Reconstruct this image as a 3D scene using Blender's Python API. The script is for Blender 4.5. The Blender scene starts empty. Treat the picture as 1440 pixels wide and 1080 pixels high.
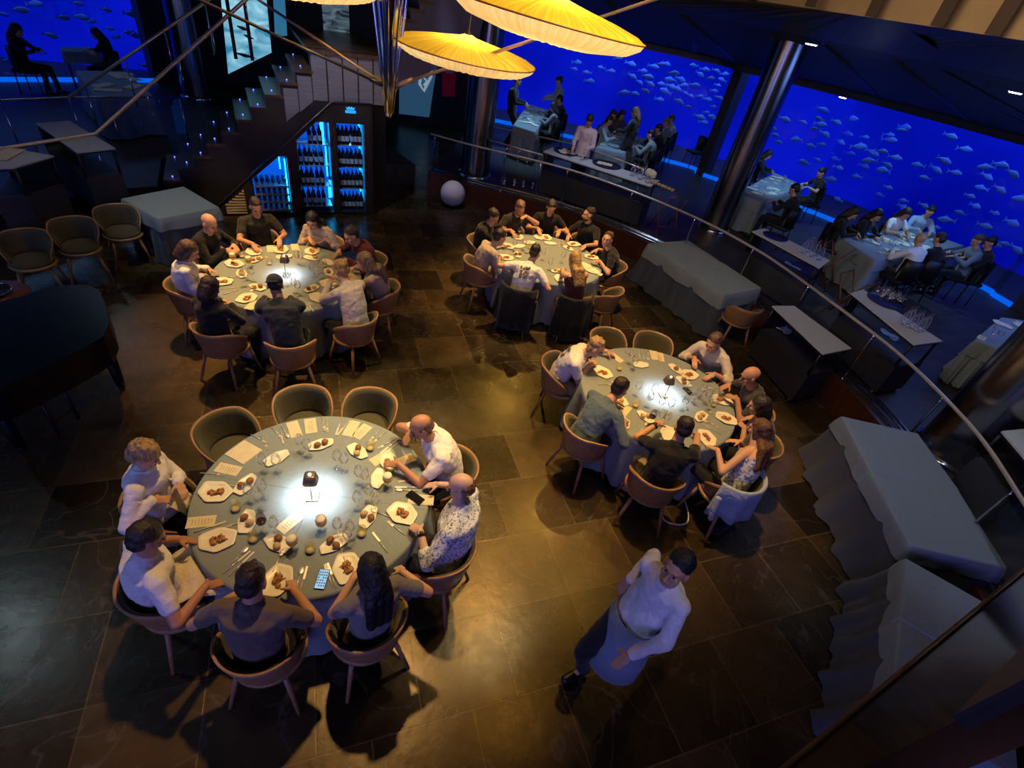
import bpy, math, random
import numpy as np
from mathutils import Vector, Matrix, noise, geometry
PI=math.pi; rnd=random.Random(7)
SC=bpy.context.scene; COL=SC.collection
# ------------------------------------------------------------------ camera (solved from the photograph)
EYE=4.2308; FL=712.375
CR=np.array([.9799,.1241,.156]); CD=np.array([.1993,-.6101,-.7668]); CF=np.array([0,.7825,-.6226])
def ray(u,v): return CR*((u-720)/FL)+CD*((v-540)/FL)+CF
def at(u,v,z=0.):
    r=ray(u,v); s=(z-EYE)/r[2]; return Vector((r[0]*s,r[1]*s,z))
def atd(u,v,d):
    r=ray(u,v)*d; return Vector((r[0],r[1],EYE+r[2]))
def proj(p):
    q=np.array([p[0],p[1],p[2]-EYE]); z=q@CF
    return 720+FL*(q@CR)/z, 540+FL*(q@CD)/z
PA=Vector((-5.78,8.6)); PB=Vector((-3.64,9.92)); PD=(PB-PA).normalized(); PN=Vector((-PD.y,PD.x))
def sp(s,z,o=0.):       # point of the stair wall: s along it, z up, o behind it
    p=PA+PD*s+PN*o; return Vector((p.x,p.y,z))
def onp(u,v,o=0.):      # the (s,z) of a pixel on the plane o behind the stair wall
    r=ray(u,v); a=PA+PN*o; t=(PN.x*a.x+PN.y*a.y)/(PN.x*r[0]+PN.y*r[1])
    return (r[0]*t-a.x)*PD.x+(r[1]*t-a.y)*PD.y, EYE+r[2]*t
cam=bpy.data.cameras.new('camera'); co=bpy.data.objects.new('camera',cam); COL.objects.link(co)
m=Matrix.Identity(4)
for i in range(3): m[i][0]=CR[i]; m[i][1]=-CD[i]; m[i][2]=-CF[i]
m[2][3]=EYE; co.matrix_world=m
cam.sensor_fit='HORIZONTAL'; cam.sensor_width=36; cam.lens=FL/1440*36; cam.clip_start=.02; cam.clip_end=200
SC.camera=co
SC.view_settings.view_transform='Standard'; SC.view_settings.look='None'; SC.view_settings.gamma=1
SC.view_settings.exposure=0.0
# ------------------------------------------------------------------ materials
MATS={}
def nt(name):
    mt=bpy.data.materials.new(name); mt.use_nodes=True; MATS[name]=mt
    t=mt.node_tree; return mt,t,t.nodes['Principled BSDF']
def add(t,ty,**k):
    n=t.nodes.new(ty)
    for a,b in k.items():
        if a in n.inputs.keys() if isinstance(a,str) else False: n.inputs[a].default_value=b
        else: setattr(n,a,b)
    return n
def mat(name,col,rough=.5,metal=0.,noise_=0.,scale=8.,bump=0.,bscale=60.,emit=None,es=0.,sheen=0.,coat=0.,col2=None,spec=.5,stretch=(1,1,1),trans=0.,sss=0.):
    mt,t,b=nt(name); L=t.links
    b.inputs['Base Color'].default_value=(*col,1); b.inputs['Roughness'].default_value=rough
    b.inputs['Metallic'].default_value=metal; b.inputs['Specular IOR Level'].default_value=spec
    b.inputs['Sheen Weight'].default_value=sheen; b.inputs['Coat Weight'].default_value=coat
    if emit: b.inputs['Emission Color'].default_value=(*emit,1); b.inputs['Emission Strength'].default_value=es
    if noise_ or bump or col2:
        tc=add(t,'ShaderNodeTexCoord'); mp=add(t,'ShaderNodeMapping'); mp.inputs['Scale'].default_value=stretch
        L.new(tc.outputs['Object'],mp.inputs[0])
    if noise_ or col2:
        n=add(t,'ShaderNodeTexNoise'); n.inputs['Scale'].default_value=scale; n.inputs['Detail'].default_value=5
        L.new(mp.outputs[0],n.inputs['Vector'])
        r=add(t,'ShaderNodeValToRGB'); e=r.color_ramp.elements
        c2=col2 or tuple(min(1,c*(1+noise_)) for c in col); c1=col if col2 else tuple(c*(1-noise_) for c in col)
        e[0].position=.35; e[1].position=.65; e[0].color=(*c1,1); e[1].color=(*c2,1)
        L.new(n.outputs['Fac'],r.inputs[0]); L.new(r.outputs[0],b.inputs['Base Color'])
    if bump:
        n2=add(t,'ShaderNodeTexNoise'); n2.inputs['Scale'].default_value=bscale; n2.inputs['Detail'].default_value=3
        L.new(mp.outputs[0],n2.inputs['Vector'])
        bp=add(t,'ShaderNodeBump'); bp.inputs['Strength'].default_value=bump; bp.inputs['Distance'].default_value=.01
        L.new(n2.outputs['Fac'],bp.inputs['Height']); L.new(bp.outputs[0],b.inputs['Normal'])
    return mt
def cloth(name,col,bump=.5,fold=9.,rough=.85,noise_=.12):
    """woven fabric with soft creases"""
    mt,t,b=nt(name); L=t.links; b.inputs['Roughness'].default_value=rough; b.inputs['Sheen Weight'].default_value=.15
    b.inputs['Specular IOR Level'].default_value=.25
    tc=add(t,'ShaderNodeTexCoord'); n=add(t,'ShaderNodeTexNoise'); n.inputs['Scale'].default_value=fold; n.inputs['Detail'].default_value=2
    n.inputs['Distortion'].default_value=1.2
    L.new(tc.outputs['Object'],n.inputs['Vector'])
    w=add(t,'ShaderNodeTexNoise'); w.inputs['Scale'].default_value=140; L.new(tc.outputs['Object'],w.inputs['Vector'])
    r=add(t,'ShaderNodeValToRGB'); e=r.color_ramp.elements; e[0].position=.3; e[1].position=.7
    e[0].color=(*[c*(1-noise_) for c in col],1); e[1].color=(*[min(1,c*(1+noise_)) for c in col],1)
    L.new(w.outputs['Fac'],r.inputs[0]); L.new(r.outputs[0],b.inputs['Base Color'])
    bp=add(t,'ShaderNodeBump'); bp.inputs['Strength'].default_value=bump; bp.inputs['Distance'].default_value=.03
    L.new(n.outputs['Fac'],bp.inputs['Height']); L.new(bp.outputs[0],b.inputs['Normal'])
    return mt
def thin_glass(name,tint=(1,1,1),gloss=1.,rough=.02,op=0.,edge=.55):
    mt=bpy.data.materials.new(name); mt.use_nodes=True; t=mt.node_tree; L=t.links; MATS[name]=mt
    t.nodes.remove(t.nodes['Principled BSDF']); out=t.nodes['Material Output']
    tr=add(t,'ShaderNodeBsdfTransparent'); tr.inputs[0].default_value=(*tint,1)
    gl=add(t,'ShaderNodeBsdfGlossy'); gl.inputs['Roughness'].default_value=rough; gl.inputs[0].default_value=(gloss,gloss,gloss,1)
    lw=add(t,'ShaderNodeLayerWeight'); lw.inputs['Blend'].default_value=.35
    mx=add(t,'ShaderNodeMixShader'); mm=add(t,'ShaderNodeMath',operation='MULTIPLY_ADD'); mm.inputs[1].default_value=edge; mm.inputs[2].default_value=.03+op
    L.new(lw.outputs['Fresnel'],mm.inputs[0]); L.new(mm.outputs[0],mx.inputs[0])
    L.new(tr.outputs[0],mx.inputs[1]); L.new(gl.outputs[0],mx.inputs[2]); L.new(mx.outputs[0],out.inputs[0])
    return mt
# floor: big dark slate slabs, honed and a little glossy
def floor_mat():
    mt,t,b=nt('slate_floor'); L=t.links
    tc=add(t,'ShaderNodeTexCoord'); mp=add(t,'ShaderNodeMapping'); mp.inputs['Rotation'].default_value=(0,0,-math.radians(25.))
    mp.inputs['Location'].default_value=(-.42,-.53,0)
    L.new(tc.outputs['Object'],mp.inputs[0])
    br=add(t,'ShaderNodeTexBrick'); br.offset=.5; br.offset_frequency=3; br.squash=1
    br.inputs['Scale'].default_value=1; br.inputs['Mortar Size'].default_value=.006; br.inputs['Mortar Smooth'].default_value=.3
    br.inputs['Brick Width'].default_value=.72; br.inputs['Row Height'].default_value=.68; br.inputs['Bias'].default_value=0
    br.inputs['Color1'].default_value=(.013,.009,.005,1); br.inputs['Color2'].default_value=(.070,.048,.022,1); br.inputs['Mortar'].default_value=(.095,.072,.038,1)
    L.new(mp.outputs[0],br.inputs[0])
    n=add(t,'ShaderNodeTexNoise'); n.inputs['Scale'].default_value=1.7; n.inputs['Detail'].default_value=8; n.inputs['Roughness'].default_value=.65; n.inputs['Distortion'].default_value=.6
    L.new(tc.outputs['Object'],n.inputs['Vector'])
    r=add(t,'ShaderNodeValToRGB'); e=r.color_ramp.elements; e[0].position=.3; e[1].position=.72; e[0].color=(.55,.52,.5,1); e[1].color=(1.5,1.45,1.3,1)
    L.new(n.outputs['Fac'],r.inputs[0])
    mx=add(t,'ShaderNodeMix',data_type='RGBA',blend_type='MULTIPLY'); mx.inputs[0].default_value=1
    L.new(br.outputs['Color'],mx.inputs[6]); L.new(r.outputs[0],mx.inputs[7])
    # pale mineral veins
    v=add(t,'ShaderNodeTexNoise'); v.inputs['Scale'].default_value=1.1; v.inputs['Detail'].default_value=3; v.inputs['Distortion'].default_value=1.5
    L.new(mp.outputs[0],v.inputs['Vector'])
    vr=add(t,'ShaderNodeValToRGB'); q=vr.color_ramp; q.elements[0].position=.492; q.elements[1].position=.508
    q.elements[0].color=(0,0,0,1); q.elements[1].color=(0,0,0,1); m_=q.elements.new(.5); m_.color=(.25,.25,.25,1)
    L.new(v.outputs['Fac'],vr.inputs[0])
    mx2=add(t,'ShaderNodeMix',data_type='RGBA'); mx2.inputs[7].default_value=(.2,.18,.15,1)
    L.new(vr.outputs[0],mx2.inputs[0]); L.new(mx.outputs[2],mx2.inputs[6]); L.new(mx2.outputs[2],b.inputs['Base Color'])
    rr=add(t,'ShaderNodeMapRange'); rr.inputs['To Min'].default_value=.14; rr.inputs['To Max'].default_value=.40
    n3=add(t,'ShaderNodeTexNoise'); n3.inputs['Scale'].default_value=3; n3.inputs['Detail'].default_value=9; n3.inputs['Roughness'].default_value=.7
    L.new(tc.outputs['Object'],n3.inputs['Vector']); L.new(n3.outputs['Fac'],rr.inputs[0]); L.new(rr.outputs[0],b.inputs['Roughness'])
    b.inputs['Specular IOR Level'].default_value=.5; b.inputs['Specular Tint'].default_value=(1,.86,.62,1)
    bp=add(t,'ShaderNodeBump'); bp.inputs['Strength'].default_value=.14; bp.inputs['Distance'].default_value=.01
    n4=add(t,'ShaderNodeTexNoise'); n4.inputs['Scale'].default_value=9; n4.inputs['Detail'].default_value=6
    L.new(tc.outputs['Object'],n4.inputs['Vector'])
    ad=add(t,'ShaderNodeMath',operation='SUBTRACT'); L.new(n4.outputs['Fac'],ad.inputs[0]); L.new(br.outputs['Fac'],ad.inputs[1])
    L.new(ad.outputs[0],bp.inputs['Height']); L.new(bp.outputs[0],b.inputs['Normal'])
    return mt
def water_mat():
    mt=bpy.data.materials.new('lit_sea_water'); mt.use_nodes=True; t=mt.node_tree; L=t.links; MATS['lit_sea_water']=mt
    t.nodes.remove(t.nodes['Principled BSDF']); out=t.nodes['Material Output']
    em=add(t,'ShaderNodeEmission'); tc=add(t,'ShaderNodeTexCoord'); n=add(t,'ShaderNodeTexNoise'); n.inputs['Scale'].default_value=.22; n.inputs['Detail'].default_value=2
    L.new(tc.outputs['Object'],n.inputs['Vector'])
    r=add(t,'ShaderNodeValToRGB'); e=r.color_ramp.elements; e[0].position=.3; e[1].position=.72
    e[0].color=(.0,.0016,.24,1); e[1].color=(.0025,.009,.62,1); L.new(n.outputs['Fac'],r.inputs[0])
    L.new(r.outputs[0],em.inputs[0]); em.inputs[1].default_value=1.05
    L.new(em.outputs[0],out.inputs[0]); return mt
def wood(name,c1,c2,rough=.45,st=(2,30,30),coat=0.):
    return mat(name,c1,rough,col2=c2,scale=3,stretch=st,bump=.08,bscale=20,coat=coat)
def emi(name,col,s): return mat(name,(0,0,0),.5,emit=col,es=s)
def printed(name,base,ink,scale=16.,lo=.52,stretch=(1,1,1)):
    """fabric with an all-over printed motif"""
    mt,t,b=nt(name); L=t.links; b.inputs['Roughness'].default_value=.85
    tc=add(t,'ShaderNodeTexCoord'); mp=add(t,'ShaderNodeMapping'); mp.inputs['Scale'].default_value=stretch; L.new(tc.outputs['Object'],mp.inputs[0])
    v=add(t,'ShaderNodeTexNoise'); v.inputs['Scale'].default_value=scale; v.inputs['Detail'].default_value=1; v.inputs['Distortion'].default_value=.8
    L.new(mp.outputs[0],v.inputs['Vector']); r=add(t,'ShaderNodeValToRGB'); r.color_ramp.interpolation='EASE'; e=r.color_ramp.elements
    e[0].position=lo; e[1].position=lo+.05; e[0].color=(*base,1); e[1].color=(*ink,1)
    L.new(v.outputs['Fac'],r.inputs[0]); L.new(r.outputs[0],b.inputs['Base Color']); return mt
M={}
M['floor']=floor_mat(); M['water']=water_mat()
M['plat']=mat('platform_floor',(.035,.026,.026),.5,noise_=.4,scale=3,stretch=(1,6,1))
M['fascia']=wood('red_brown_fascia',(.045,.012,.008),(.09,.028,.016),.35,(9,9,1.2))
M['dark']=mat('dark_wall',(.02,.02,.028),.6,noise_=.2,scale=2)
M['dark2']=mat('dark_metal_panel',(.060,.052,.058),.32,metal=.6,noise_=.15,scale=2)
M['panel']=mat('brushed_panel',(.26,.25,.30),.4,metal=.35,noise_=.1,scale=3,stretch=(1,1,12))
M['soffit']=mat('dark_blue_soffit',(.02,.021,.035),.5)
M['tan']=mat('tan_panel',(.36,.25,.14),.6,noise_=.08,scale=2)
M['brown']=mat('dark_brown_strip',(.06,.04,.03),.6)
M['black']=mat('black_matte',(.006,.006,.008),.5)
M['blackgloss']=mat('black_lacquer',(.004,.004,.005),.3,spec=.25)
M['chrome']=mat('polished_steel',(.62,.62,.66),.12,metal=1.)
M['steelcol']=mat('polished_dark_steel',(.32,.30,.30),.22,metal=1.,bump=.15,bscale=3,stretch=(1,1,.25))
M['brass']=mat('brushed_brass',(.85,.64,.40),.38,metal=.7)
M['railm']=mat('satin_steel_rail',(.80,.72,.62),.38,metal=.7)
M['runner']=cloth('pale_runner',(.46,.49,.53),.2,8)
M['copper']=mat('copper_tube',(.66,.45,.32),.4,metal=.6)
M['oak']=wood('oak',(.30,.155,.068),(.42,.23,.105),.42,(4,4,22))
M['olive']=cloth('olive_upholstery',(.075,.066,.036),.2,30)
M['cloth']=cloth('blue_grey_tablecloth',(.24,.282,.295),.28,5,noise_=.1)
M['cloth2']=cloth('blue_tablecloth',(.21,.265,.34),.35,6,noise_=.1)
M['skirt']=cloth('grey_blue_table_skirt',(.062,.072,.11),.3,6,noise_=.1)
M['stair']=wood('stair_wood',(.06,.032,.022),(.11,.06,.04),.35,(6,1,1))
M['plate']=mat('cream_porcelain',(.86,.80,.64),.3)
M['bread']=mat('bread_crust',(.28,.12,.04),.7,noise_=.4,scale=20,bump=.5,bscale=50)
M['bread2']=mat('pale_bread',(.55,.38,.17),.75,noise_=.3,scale=20,bump=.5,bscale=50)
M['food']=mat('braised_food',(.20,.045,.012),.35,col2=(.48,.22,.05),scale=45,bump=.6,bscale=60)
M['steel']=mat('cutlery_steel',(.88,.83,.72),.32,metal=.55)
M['glass']=thin_glass('clear_glass'); M['pane2']=thin_glass('low_iron_glass',(.97,.98,.98),.6,edge=.06); M['pane']=thin_glass('balustrade_glass',(.8,.84,.9),.7)
M['aqglass']=thin_glass('aquarium_glass',(.95,.97,1),.35)
M['beer']=mat('pale_beer',(.95,.55,.08),.25,sss=.3); M['foam']=mat('beer_foam',(.95,.88,.70),.8)
M['redwine']=mat('red_wine',(.03,.003,.004),.1); M['juice']=mat('white_wine',(.62,.52,.22),.1)
M['paper']=mat('cream_paper',(.72,.62,.42),.8,noise_=.06,scale=12)
M['ink']=mat('grey_ink',(.16,.13,.09),.8)
M['napkin']=cloth('cream_napkin',(.72,.62,.42),.4,14)
M['phoneb']=mat('black_phone_glass',(.008,.008,.01),.12); M['screen']=emi('phone_screen',(.25,.5,.75),1.1); M['icon']=mat('screen_icons',(.02,.03,.06),.3)
M['bronze']=mat('bronze_lamp',(.17,.135,.10),.35,metal=.5); M['led']=emi('lamp_led',(.75,.9,1),22.)
M['ball']=mat('white_plastic',(.75,.72,.78),.5)
M['bluestrip']=emi('cyan_led_strip',(.01,.45,1.),9.); M['blueglow']=emi('blue_glow',(.0,.10,.75),1.1)
M['bottle']=mat('dark_bottle_glass',(.004,.008,.02),.12); M['label']=mat('bottle_label',(.55,.7,.8),.6)
M['bluedot']=emi('blue_step_light',(.08,.12,1.),7.); M['signblue']=emi('lit_blue_sign',(.02,.32,.9),1.6)
M['fish']=mat('silver_fish',(.08,.22,.85),.5,noise_=.15,scale=10)
M['shade']=None
M['whitelight']=emi('downlight_lens',(.8,.9,1),7.)
M['xwood']=wood('red_brown_wood',(.10,.03,.02),(.16,.05,.03),.4)
M['tray']=mat('black_tray',(.015,.015,.02),.35)
M['mirror']=mat('tinted_glass_wall',(.05,.038,.035),.1,metal=.0,spec=1.,coat=.6)
M['bronzeglass']=mat('tinted_mirror_panel',(.26,.155,.085),.12,metal=1.)
def shade_mat(name='pleated_yellow_fabric',c1=(.50,.22,.012),c2=(.86,.47,.035)):
    mt,t,b=nt(name); L=t.links; b.inputs['Roughness'].default_value=.55
    b.inputs['Base Color'].default_value=(.80,.42,.035,1)
    tc=add(t,'ShaderNodeTexCoord'); sx=add(t,'ShaderNodeSeparateXYZ'); L.new(tc.outputs['Object'],sx.inputs[0])
    an=add(t,'ShaderNodeMath',operation='ARCTAN2'); L.new(sx.outputs[1],an.inputs[0]); L.new(sx.outputs[0],an.inputs[1])
    cb=add(t,'ShaderNodeCombineXYZ'); mu=add(t,'ShaderNodeMath',operation='MULTIPLY'); mu.inputs[1].default_value=14; L.new(an.outputs[0],mu.inputs[0]); L.new(mu.outputs[0],cb.inputs[0])
    n=add(t,'ShaderNodeTexNoise'); n.inputs['Scale'].default_value=1.4; n.inputs['Detail'].default_value=3; L.new(cb.outputs[0],n.inputs['Vector'])
    r=add(t,'ShaderNodeValToRGB'); e=r.color_ramp.elements; e[0].position=.35; e[1].position=.65; e[0].color=(*c1,1); e[1].color=(*c2,1)
    L.new(n.outputs['Fac'],r.inputs[0]); L.new(r.outputs[0],b.inputs['Base Color'])
    bp=add(t,'ShaderNodeBump'); bp.inputs['Strength'].default_value=.7; bp.inputs['Distance'].default_value=.04; L.new(n.outputs['Fac'],bp.inputs['Height']); L.new(bp.outputs[0],b.inputs['Normal'])
    tl=add(t,'ShaderNodeBsdfTranslucent'); L.new(r.outputs[0],tl.inputs[0]); mx=add(t,'ShaderNodeMixShader'); mx.inputs[0].default_value=.5
    L.new(b.outputs[0],mx.inputs[1]); L.new(tl.outputs[0],mx.inputs[2]); L.new(mx.outputs[0],t.nodes['Material Output'].inputs[0])
    return mt
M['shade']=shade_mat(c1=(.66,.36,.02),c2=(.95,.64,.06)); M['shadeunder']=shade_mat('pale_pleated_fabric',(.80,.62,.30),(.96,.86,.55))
SK=[mat('skin_%d'%i,c,.5,noise_=.06,scale=14,spec=.35) for i,c in enumerate([(.56,.30,.18),(.48,.24,.14),(.60,.34,.22),(.62,.40,.30)])]
def hairm(name,c): return mat(name,c,.5,noise_=.45,scale=60,stretch=(1,1,.25),bump=.8,bscale=90)
H={'dark':hairm('dark_brown_hair',(.022,.013,.009)),'black':hairm('black_hair',(.007,.006,.009)),'blond':hairm('blond_hair',(.36,.235,.11)),
 'brown':hairm('brown_hair',(.075,.04,.022)),'grey':hairm('grey_brown_hair',(.20,.15,.10)),'stub':hairm('cropped_brown_hair',(.16,.085,.05)),'purple':hairm('dark_plum_hair',(.02,.008,.012)),
 'long':hairm('light_brown_hair',(.17,.12,.075)),'gold':hairm('golden_hair',(.38,.23,.08)),'redbrown':hairm('reddish_brown_hair',(.10,.045,.02))}
M['eye']=mat('eye_dark',(.05,.03,.02),.2); M['lip']=mat('lip',(.38,.13,.09),.5); M['brow']=mat('brow_hair',(.04,.025,.015),.8)
M['shoe']=mat('black_leather',(.01,.01,.012),.35); M['wshoe']=mat('white_shoe',(.7,.7,.72),.6)
CL={n:cloth(n,c,.55,f) for n,c,f in [('white_cotton',(.78,.75,.72),8),('white_shirt_fabric',(.80,.78,.78),9),('brown_grey_tee',(.125,.095,.082),7),
 ('grey_tee',(.20,.185,.175),7),('black_fabric',(.010,.010,.013),7),('navy_jacket',(.010,.014,.03),6),('dark_polo',(.028,.026,.02),7),('maroon_fabric',(.085,.012,.018),7),
 ('beige_linen',(.45,.37,.29),9),('light_beige_shirt',(.56,.50,.44),9),('blue_chambray',(.075,.115,.165),8),('dark_grey_knit',(.05,.047,.05),8),('khaki_trousers',(.28,.22,.13),7),
 ('dark_trousers',(.012,.012,.018),7),('jeans',(.04,.07,.15),8),('burgundy_top',(.05,.008,.015),7),('grey_blue_apron',(.22,.27,.36),6),('light_blue_denim',(.38,.47,.60),8),
 ('pink_shirt',(.55,.42,.46),8),('grey_blue_shirt',(.16,.20,.25),8),('pale_blue_shirt',(.35,.45,.58),8),('plum_grey',(.09,.075,.10),8)]}
CL['floral']=printed('blue_leaf_print_shirt',(.70,.72,.76),(.10,.17,.32),55,.55)
CL['sundress']=printed('blue_white_print_dress',(.66,.66,.68),(.16,.22,.36),38,.5)
CL['striped']=printed('striped_knit',(.62,.55,.42),(.40,.33,.24),30,.5,(.2,.2,3))
# ------------------------------------------------------------------ mesh collector
class MB:
    def __init__(s): s.v=[]; s.f=[]; s.m=[]; s.smooth=[]
    def put(s,v,f,mi=0,sm=True):
        o=len(s.v); s.v+= [tuple(p) for p in v]; s.f+=[tuple(i+o for i in q) for q in f]; s.m+=[mi]*len(f); s.smooth+=[sm]*len(f); return s
    def box(s,c,d,ax=None,mi=0):
        ax=ax or (Vector((1,0,0)),Vector((0,1,0)),Vector((0,0,1))); c=Vector(c)
        v=[c+ax[0]*(i*d[0]/2)+ax[1]*(j*d[1]/2)+ax[2]*(k*d[2]/2) for k in(-1,1) for j in(-1,1) for i in(-1,1)]
        return s.put(v,[(0,2,3,1),(4,5,7,6),(0,1,5,4),(2,6,7,3),(0,4,6,2),(1,3,7,5)],mi,False)
    def rings(s,R,mi=0,cap=True,closed=True,sm=True):
        n=len(R[0]); v=[p for r in R for p in r]; f=[]
        for i in range(len(R)-1):
            for j in range(n if closed else n-1):
                k=(j+1)%n; f.append((i*n+j,i*n+k,(i+1)*n+k,(i+1)*n+j))
        if cap and closed: f.append(tuple(range(n))[::-1]); f.append(tuple((len(R)-1)*n+j for j in range(n)))
        return s.put(v,f,mi,sm)
    def lathe(s,prof,n=20,c=(0,0,0),mi=0,cap=False):
        c=Vector(c); return s.rings([[c+Vector((r*math.cos(2*PI*j/n),r*math.sin(2*PI*j/n),z)) for j in range(n)] for r,z in prof],mi,cap)
    def tube(s,pts,r,n=8,mi=0):
        pts=[Vector(p) for p in pts]; rr=r if isinstance(r,(list,tuple)) else [r]*len(pts); R=[]; a=None
        for i,p in enumerate(pts):
            d=(pts[min(i+1,len(pts)-1)]-pts[max(i-1,0)]).normalized()
            if a is None: a=d.orthogonal().normalized()
            else:
                a=a-d*a.dot(d); a=a.normalized() if a.length>1e-6 else d.orthogonal().normalized()
            b=d.cross(a); R.append([p+a*(rr[i]*math.cos(2*PI*j/n))+b*(rr[i]*math.sin(2*PI*j/n)) for j in range(n)])
        return s.rings(R,mi)
    def ball(s,c,r,n=12,m=8,ax=None,mi=0):
        c=Vector(c); r=r if isinstance(r,(tuple,list)) else (r,r,r); ax=ax or (Vector((1,0,0)),Vector((0,1,0)),Vector((0,0,1))); R=[]
        for i in range(m+1):
            t=PI*(i+ (0.02 if i==0 else (-.02 if i==m else 0)))/m; z=-math.cos(t); q=math.sin(t)
            R.append([c+ax[0]*(r[0]*q*math.cos(2*PI*j/n))+ax[1]*(r[1]*q*math.sin(2*PI*j/n))+ax[2]*(r[2]*z) for j in range(n)])
        return s.rings(R,mi)
    def cap(s,p0,p1,r0,r1,n=12):      # tapered capsule, closed
        p0=Vector(p0); p1=Vector(p1); d=p1-p0
        if d.length<1e-5: return s.ball(p0,r0)
        d.normalize(); pts=[]; rr=[]
        for k in range(5):
            a=PI/2*k/4; pts.append(p0-d*r0*math.cos(a)); rr.append(max(r0*math.sin(a),1e-4))
        for k in range(5):
            a=PI/2*k/4; pts.append(p1+d*r1*math.sin(a)); rr.append(max(r1*math.cos(a),1e-4))
        return s.tube(pts,rr,n)
    def extr(s,poly,h,mi=0,holes=(),direction=None,sm=False):
        """prism over a planar 3D polygon (with holes), thickness vector"""
        loops=[[Vector(p) for p in poly]]+[[Vector(p) for p in q] for q in holes]; d=Vector(direction) if direction is not None else Vector((0,0,1)); d=d*h
        flat=[p for l in loops for p in l]; n=len(flat)
        tri=geometry.tessellate_polygon(loops); s.put(flat+[p+d for p in flat],[tuple(t) for t in tri]+[tuple(i+n for i in t[::-1]) for t in tri],mi,sm)
        for l in loops:
            k=len(l); s.put(l+[p+d for p in l],[(i,(i+1)%k,(i+1)%k+k,i+k) for i in range(k)],mi,sm)
        return s
    def mesh(s,name,mats):
        me=bpy.data.meshes.new(name); me.from_pydata(s.v,[],s.f)
        for m_ in (mats if isinstance(mats,(list,tuple)) else [mats]): me.materials.append(m_)
        me.polygons.foreach_set('material_index',s.m); me.polygons.foreach_set('use_smooth',s.smooth); me.update(); return me
    def build(s,name,mats,parent=None,origin=None,world=False):
        o_=Vector(origin) if origin is not None else (Vector(parent.location) if (parent is not None and world) else None)
        if o_ is not None:
            s.v=[(p[0]-o_.x,p[1]-o_.y,p[2]-o_.z) for p in s.v]
        me=s.mesh(name,mats); o=bpy.data.objects.new(name,me); COL.objects.link(o)
        if parent is not None: o.parent=parent
        elif origin is not None: o.location=o_
        return o
def tag(o,label=None,cat=None,group=None,kind=None,same=False):
    if label: o['label']=label
    if cat: o['category']=cat
    if group: o['group']=group
    if kind: o['kind']=kind
    if same: SAME.add(o.name)
    return o
SAME=set(); TOP=[]
def thing(name,label,cat,loc=(0,0,0),rz=0,group=None,same=False):
    o=bpy.data.objects.new(name,None); COL.objects.link(o); o.location=loc; o.rotation_euler=(0,0,rz); o.empty_display_size=.1
    return tag(o,label,cat,group,None,same)
KIDS={}
def copy_tree(o,parent=None):
    c=o.copy(); COL.objects.link(c); c.parent=parent
    for ch in list(o.children): copy_tree(ch,c)
    return c
def struct(o): o['kind']='structure'; return o
def soft(o,w=.01,seg=2):
    md=o.modifiers.new('bevel','BEVEL'); md.width=w; md.segments=seg; md.limit_method='ANGLE'; return o
# ================================================================== SETTING
ZP=.45
fl=MB().put([(-26,-6,0),(20,-6,0),(20,26,0),(-26,26,0)],[(0,1,2,3)],0,False).build('floor',M['floor']); struct(fl)
def spline(P,n=6):
    P=[Vector(p) for p in P]; out=[]
    for i in range(len(P)-1):
        a=P[max(i-1,0)]; b=P[i]; c=P[i+1]; d=P[min(i+2,len(P)-1)]
        for k in range(n):
            t=k/n; out.append(.5*((2*b)+(c-a)*t+(2*a-5*b+4*c-d)*t*t+(3*b-a-3*c+d)*t**3))
    out.append(P[-1]); return out
RPX=[(604,181),(660,203),(799,238),(910,277),(993,313),(1060,349),(1102,376),(1202,449),(1263,497),(1327,558),(1384,622),(1440,707)]
RZ=1.27
rail=[at(u,v,RZ) for u,v in RPX]; rail[0]=Vector((-2.82,11.72,RZ)); rail+=[Vector((4.62,2.7,RZ)),Vector((4.25,1.7,RZ)),Vector((3.7,.8,RZ))]
rail=spline(rail,5)
edge=[Vector((p.x,p.y,0)) for p in rail]
# aquarium line on the platform
AQ1=[Vector((-2.9,17.9,0)),Vector((.2,17.75,0)),at(960,234,ZP),at(978,244,ZP)]
for p in AQ1: p.z=0
AQ2=[Vector((4.35,16.35,0)),at(1153,305,ZP),at(1361,397,ZP),at(1397,418,ZP)]
for p in AQ2: p.z=0
AQ2.append(AQ2[-1]+(AQ2[-1]-AQ2[-2]).normalized()*.4)
poly=[Vector((p.x,p.y,0)) for p in edge]+[Vector((6,-1,0)),Vector((13,2,0)),Vector((14,10,0)),Vector((9,17,0)),Vector((4,20,0)),Vector((-2.7,20,0))]
pl=MB().extr(poly,ZP); struct(pl.build('trim_1',M['plat']))
def ribbon(pts,z0,z1,th=.02):
    b=MB(); n=len(pts); nn=[]
    for i,p in enumerate(pts):
        d=(pts[min(i+1,n-1)]-pts[max(i-1,0)]); d.z=0; d.normalize(); nn.append(Vector((-d.y,d.x,0)))
    R=[]
    for p,q in zip(pts,nn):
        a=Vector((p.x,p.y,0)); c=a-q*th
        R.append([Vector((a.x,a.y,z0)),Vector((a.x,a.y,z1)),Vector((c.x,c.y,z1)),Vector((c.x,c.y,z0))])
    return b.rings(R,0,True,True,False)
struct(ribbon(edge,0,ZP+.015,.03).build('trim_2',M['fascia']))
out=[]
for i,p in enumerate(edge):
    d=(edge[min(i+1,len(edge)-1)]-edge[max(i-1,0)]).normalized(); out.append(Vector((-d.y,d.x,0)))
for k,(o_,z_) in enumerate([(.10,.02),(.2,.035),(.3,.02)]):
    b=MB().tube([e+n*o_+Vector((0,0,ZP+z_)) for e,n in zip(edge,out)],.014,6); struct(b.build('trim_%d'%(3+k),M['chrome']))
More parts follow.
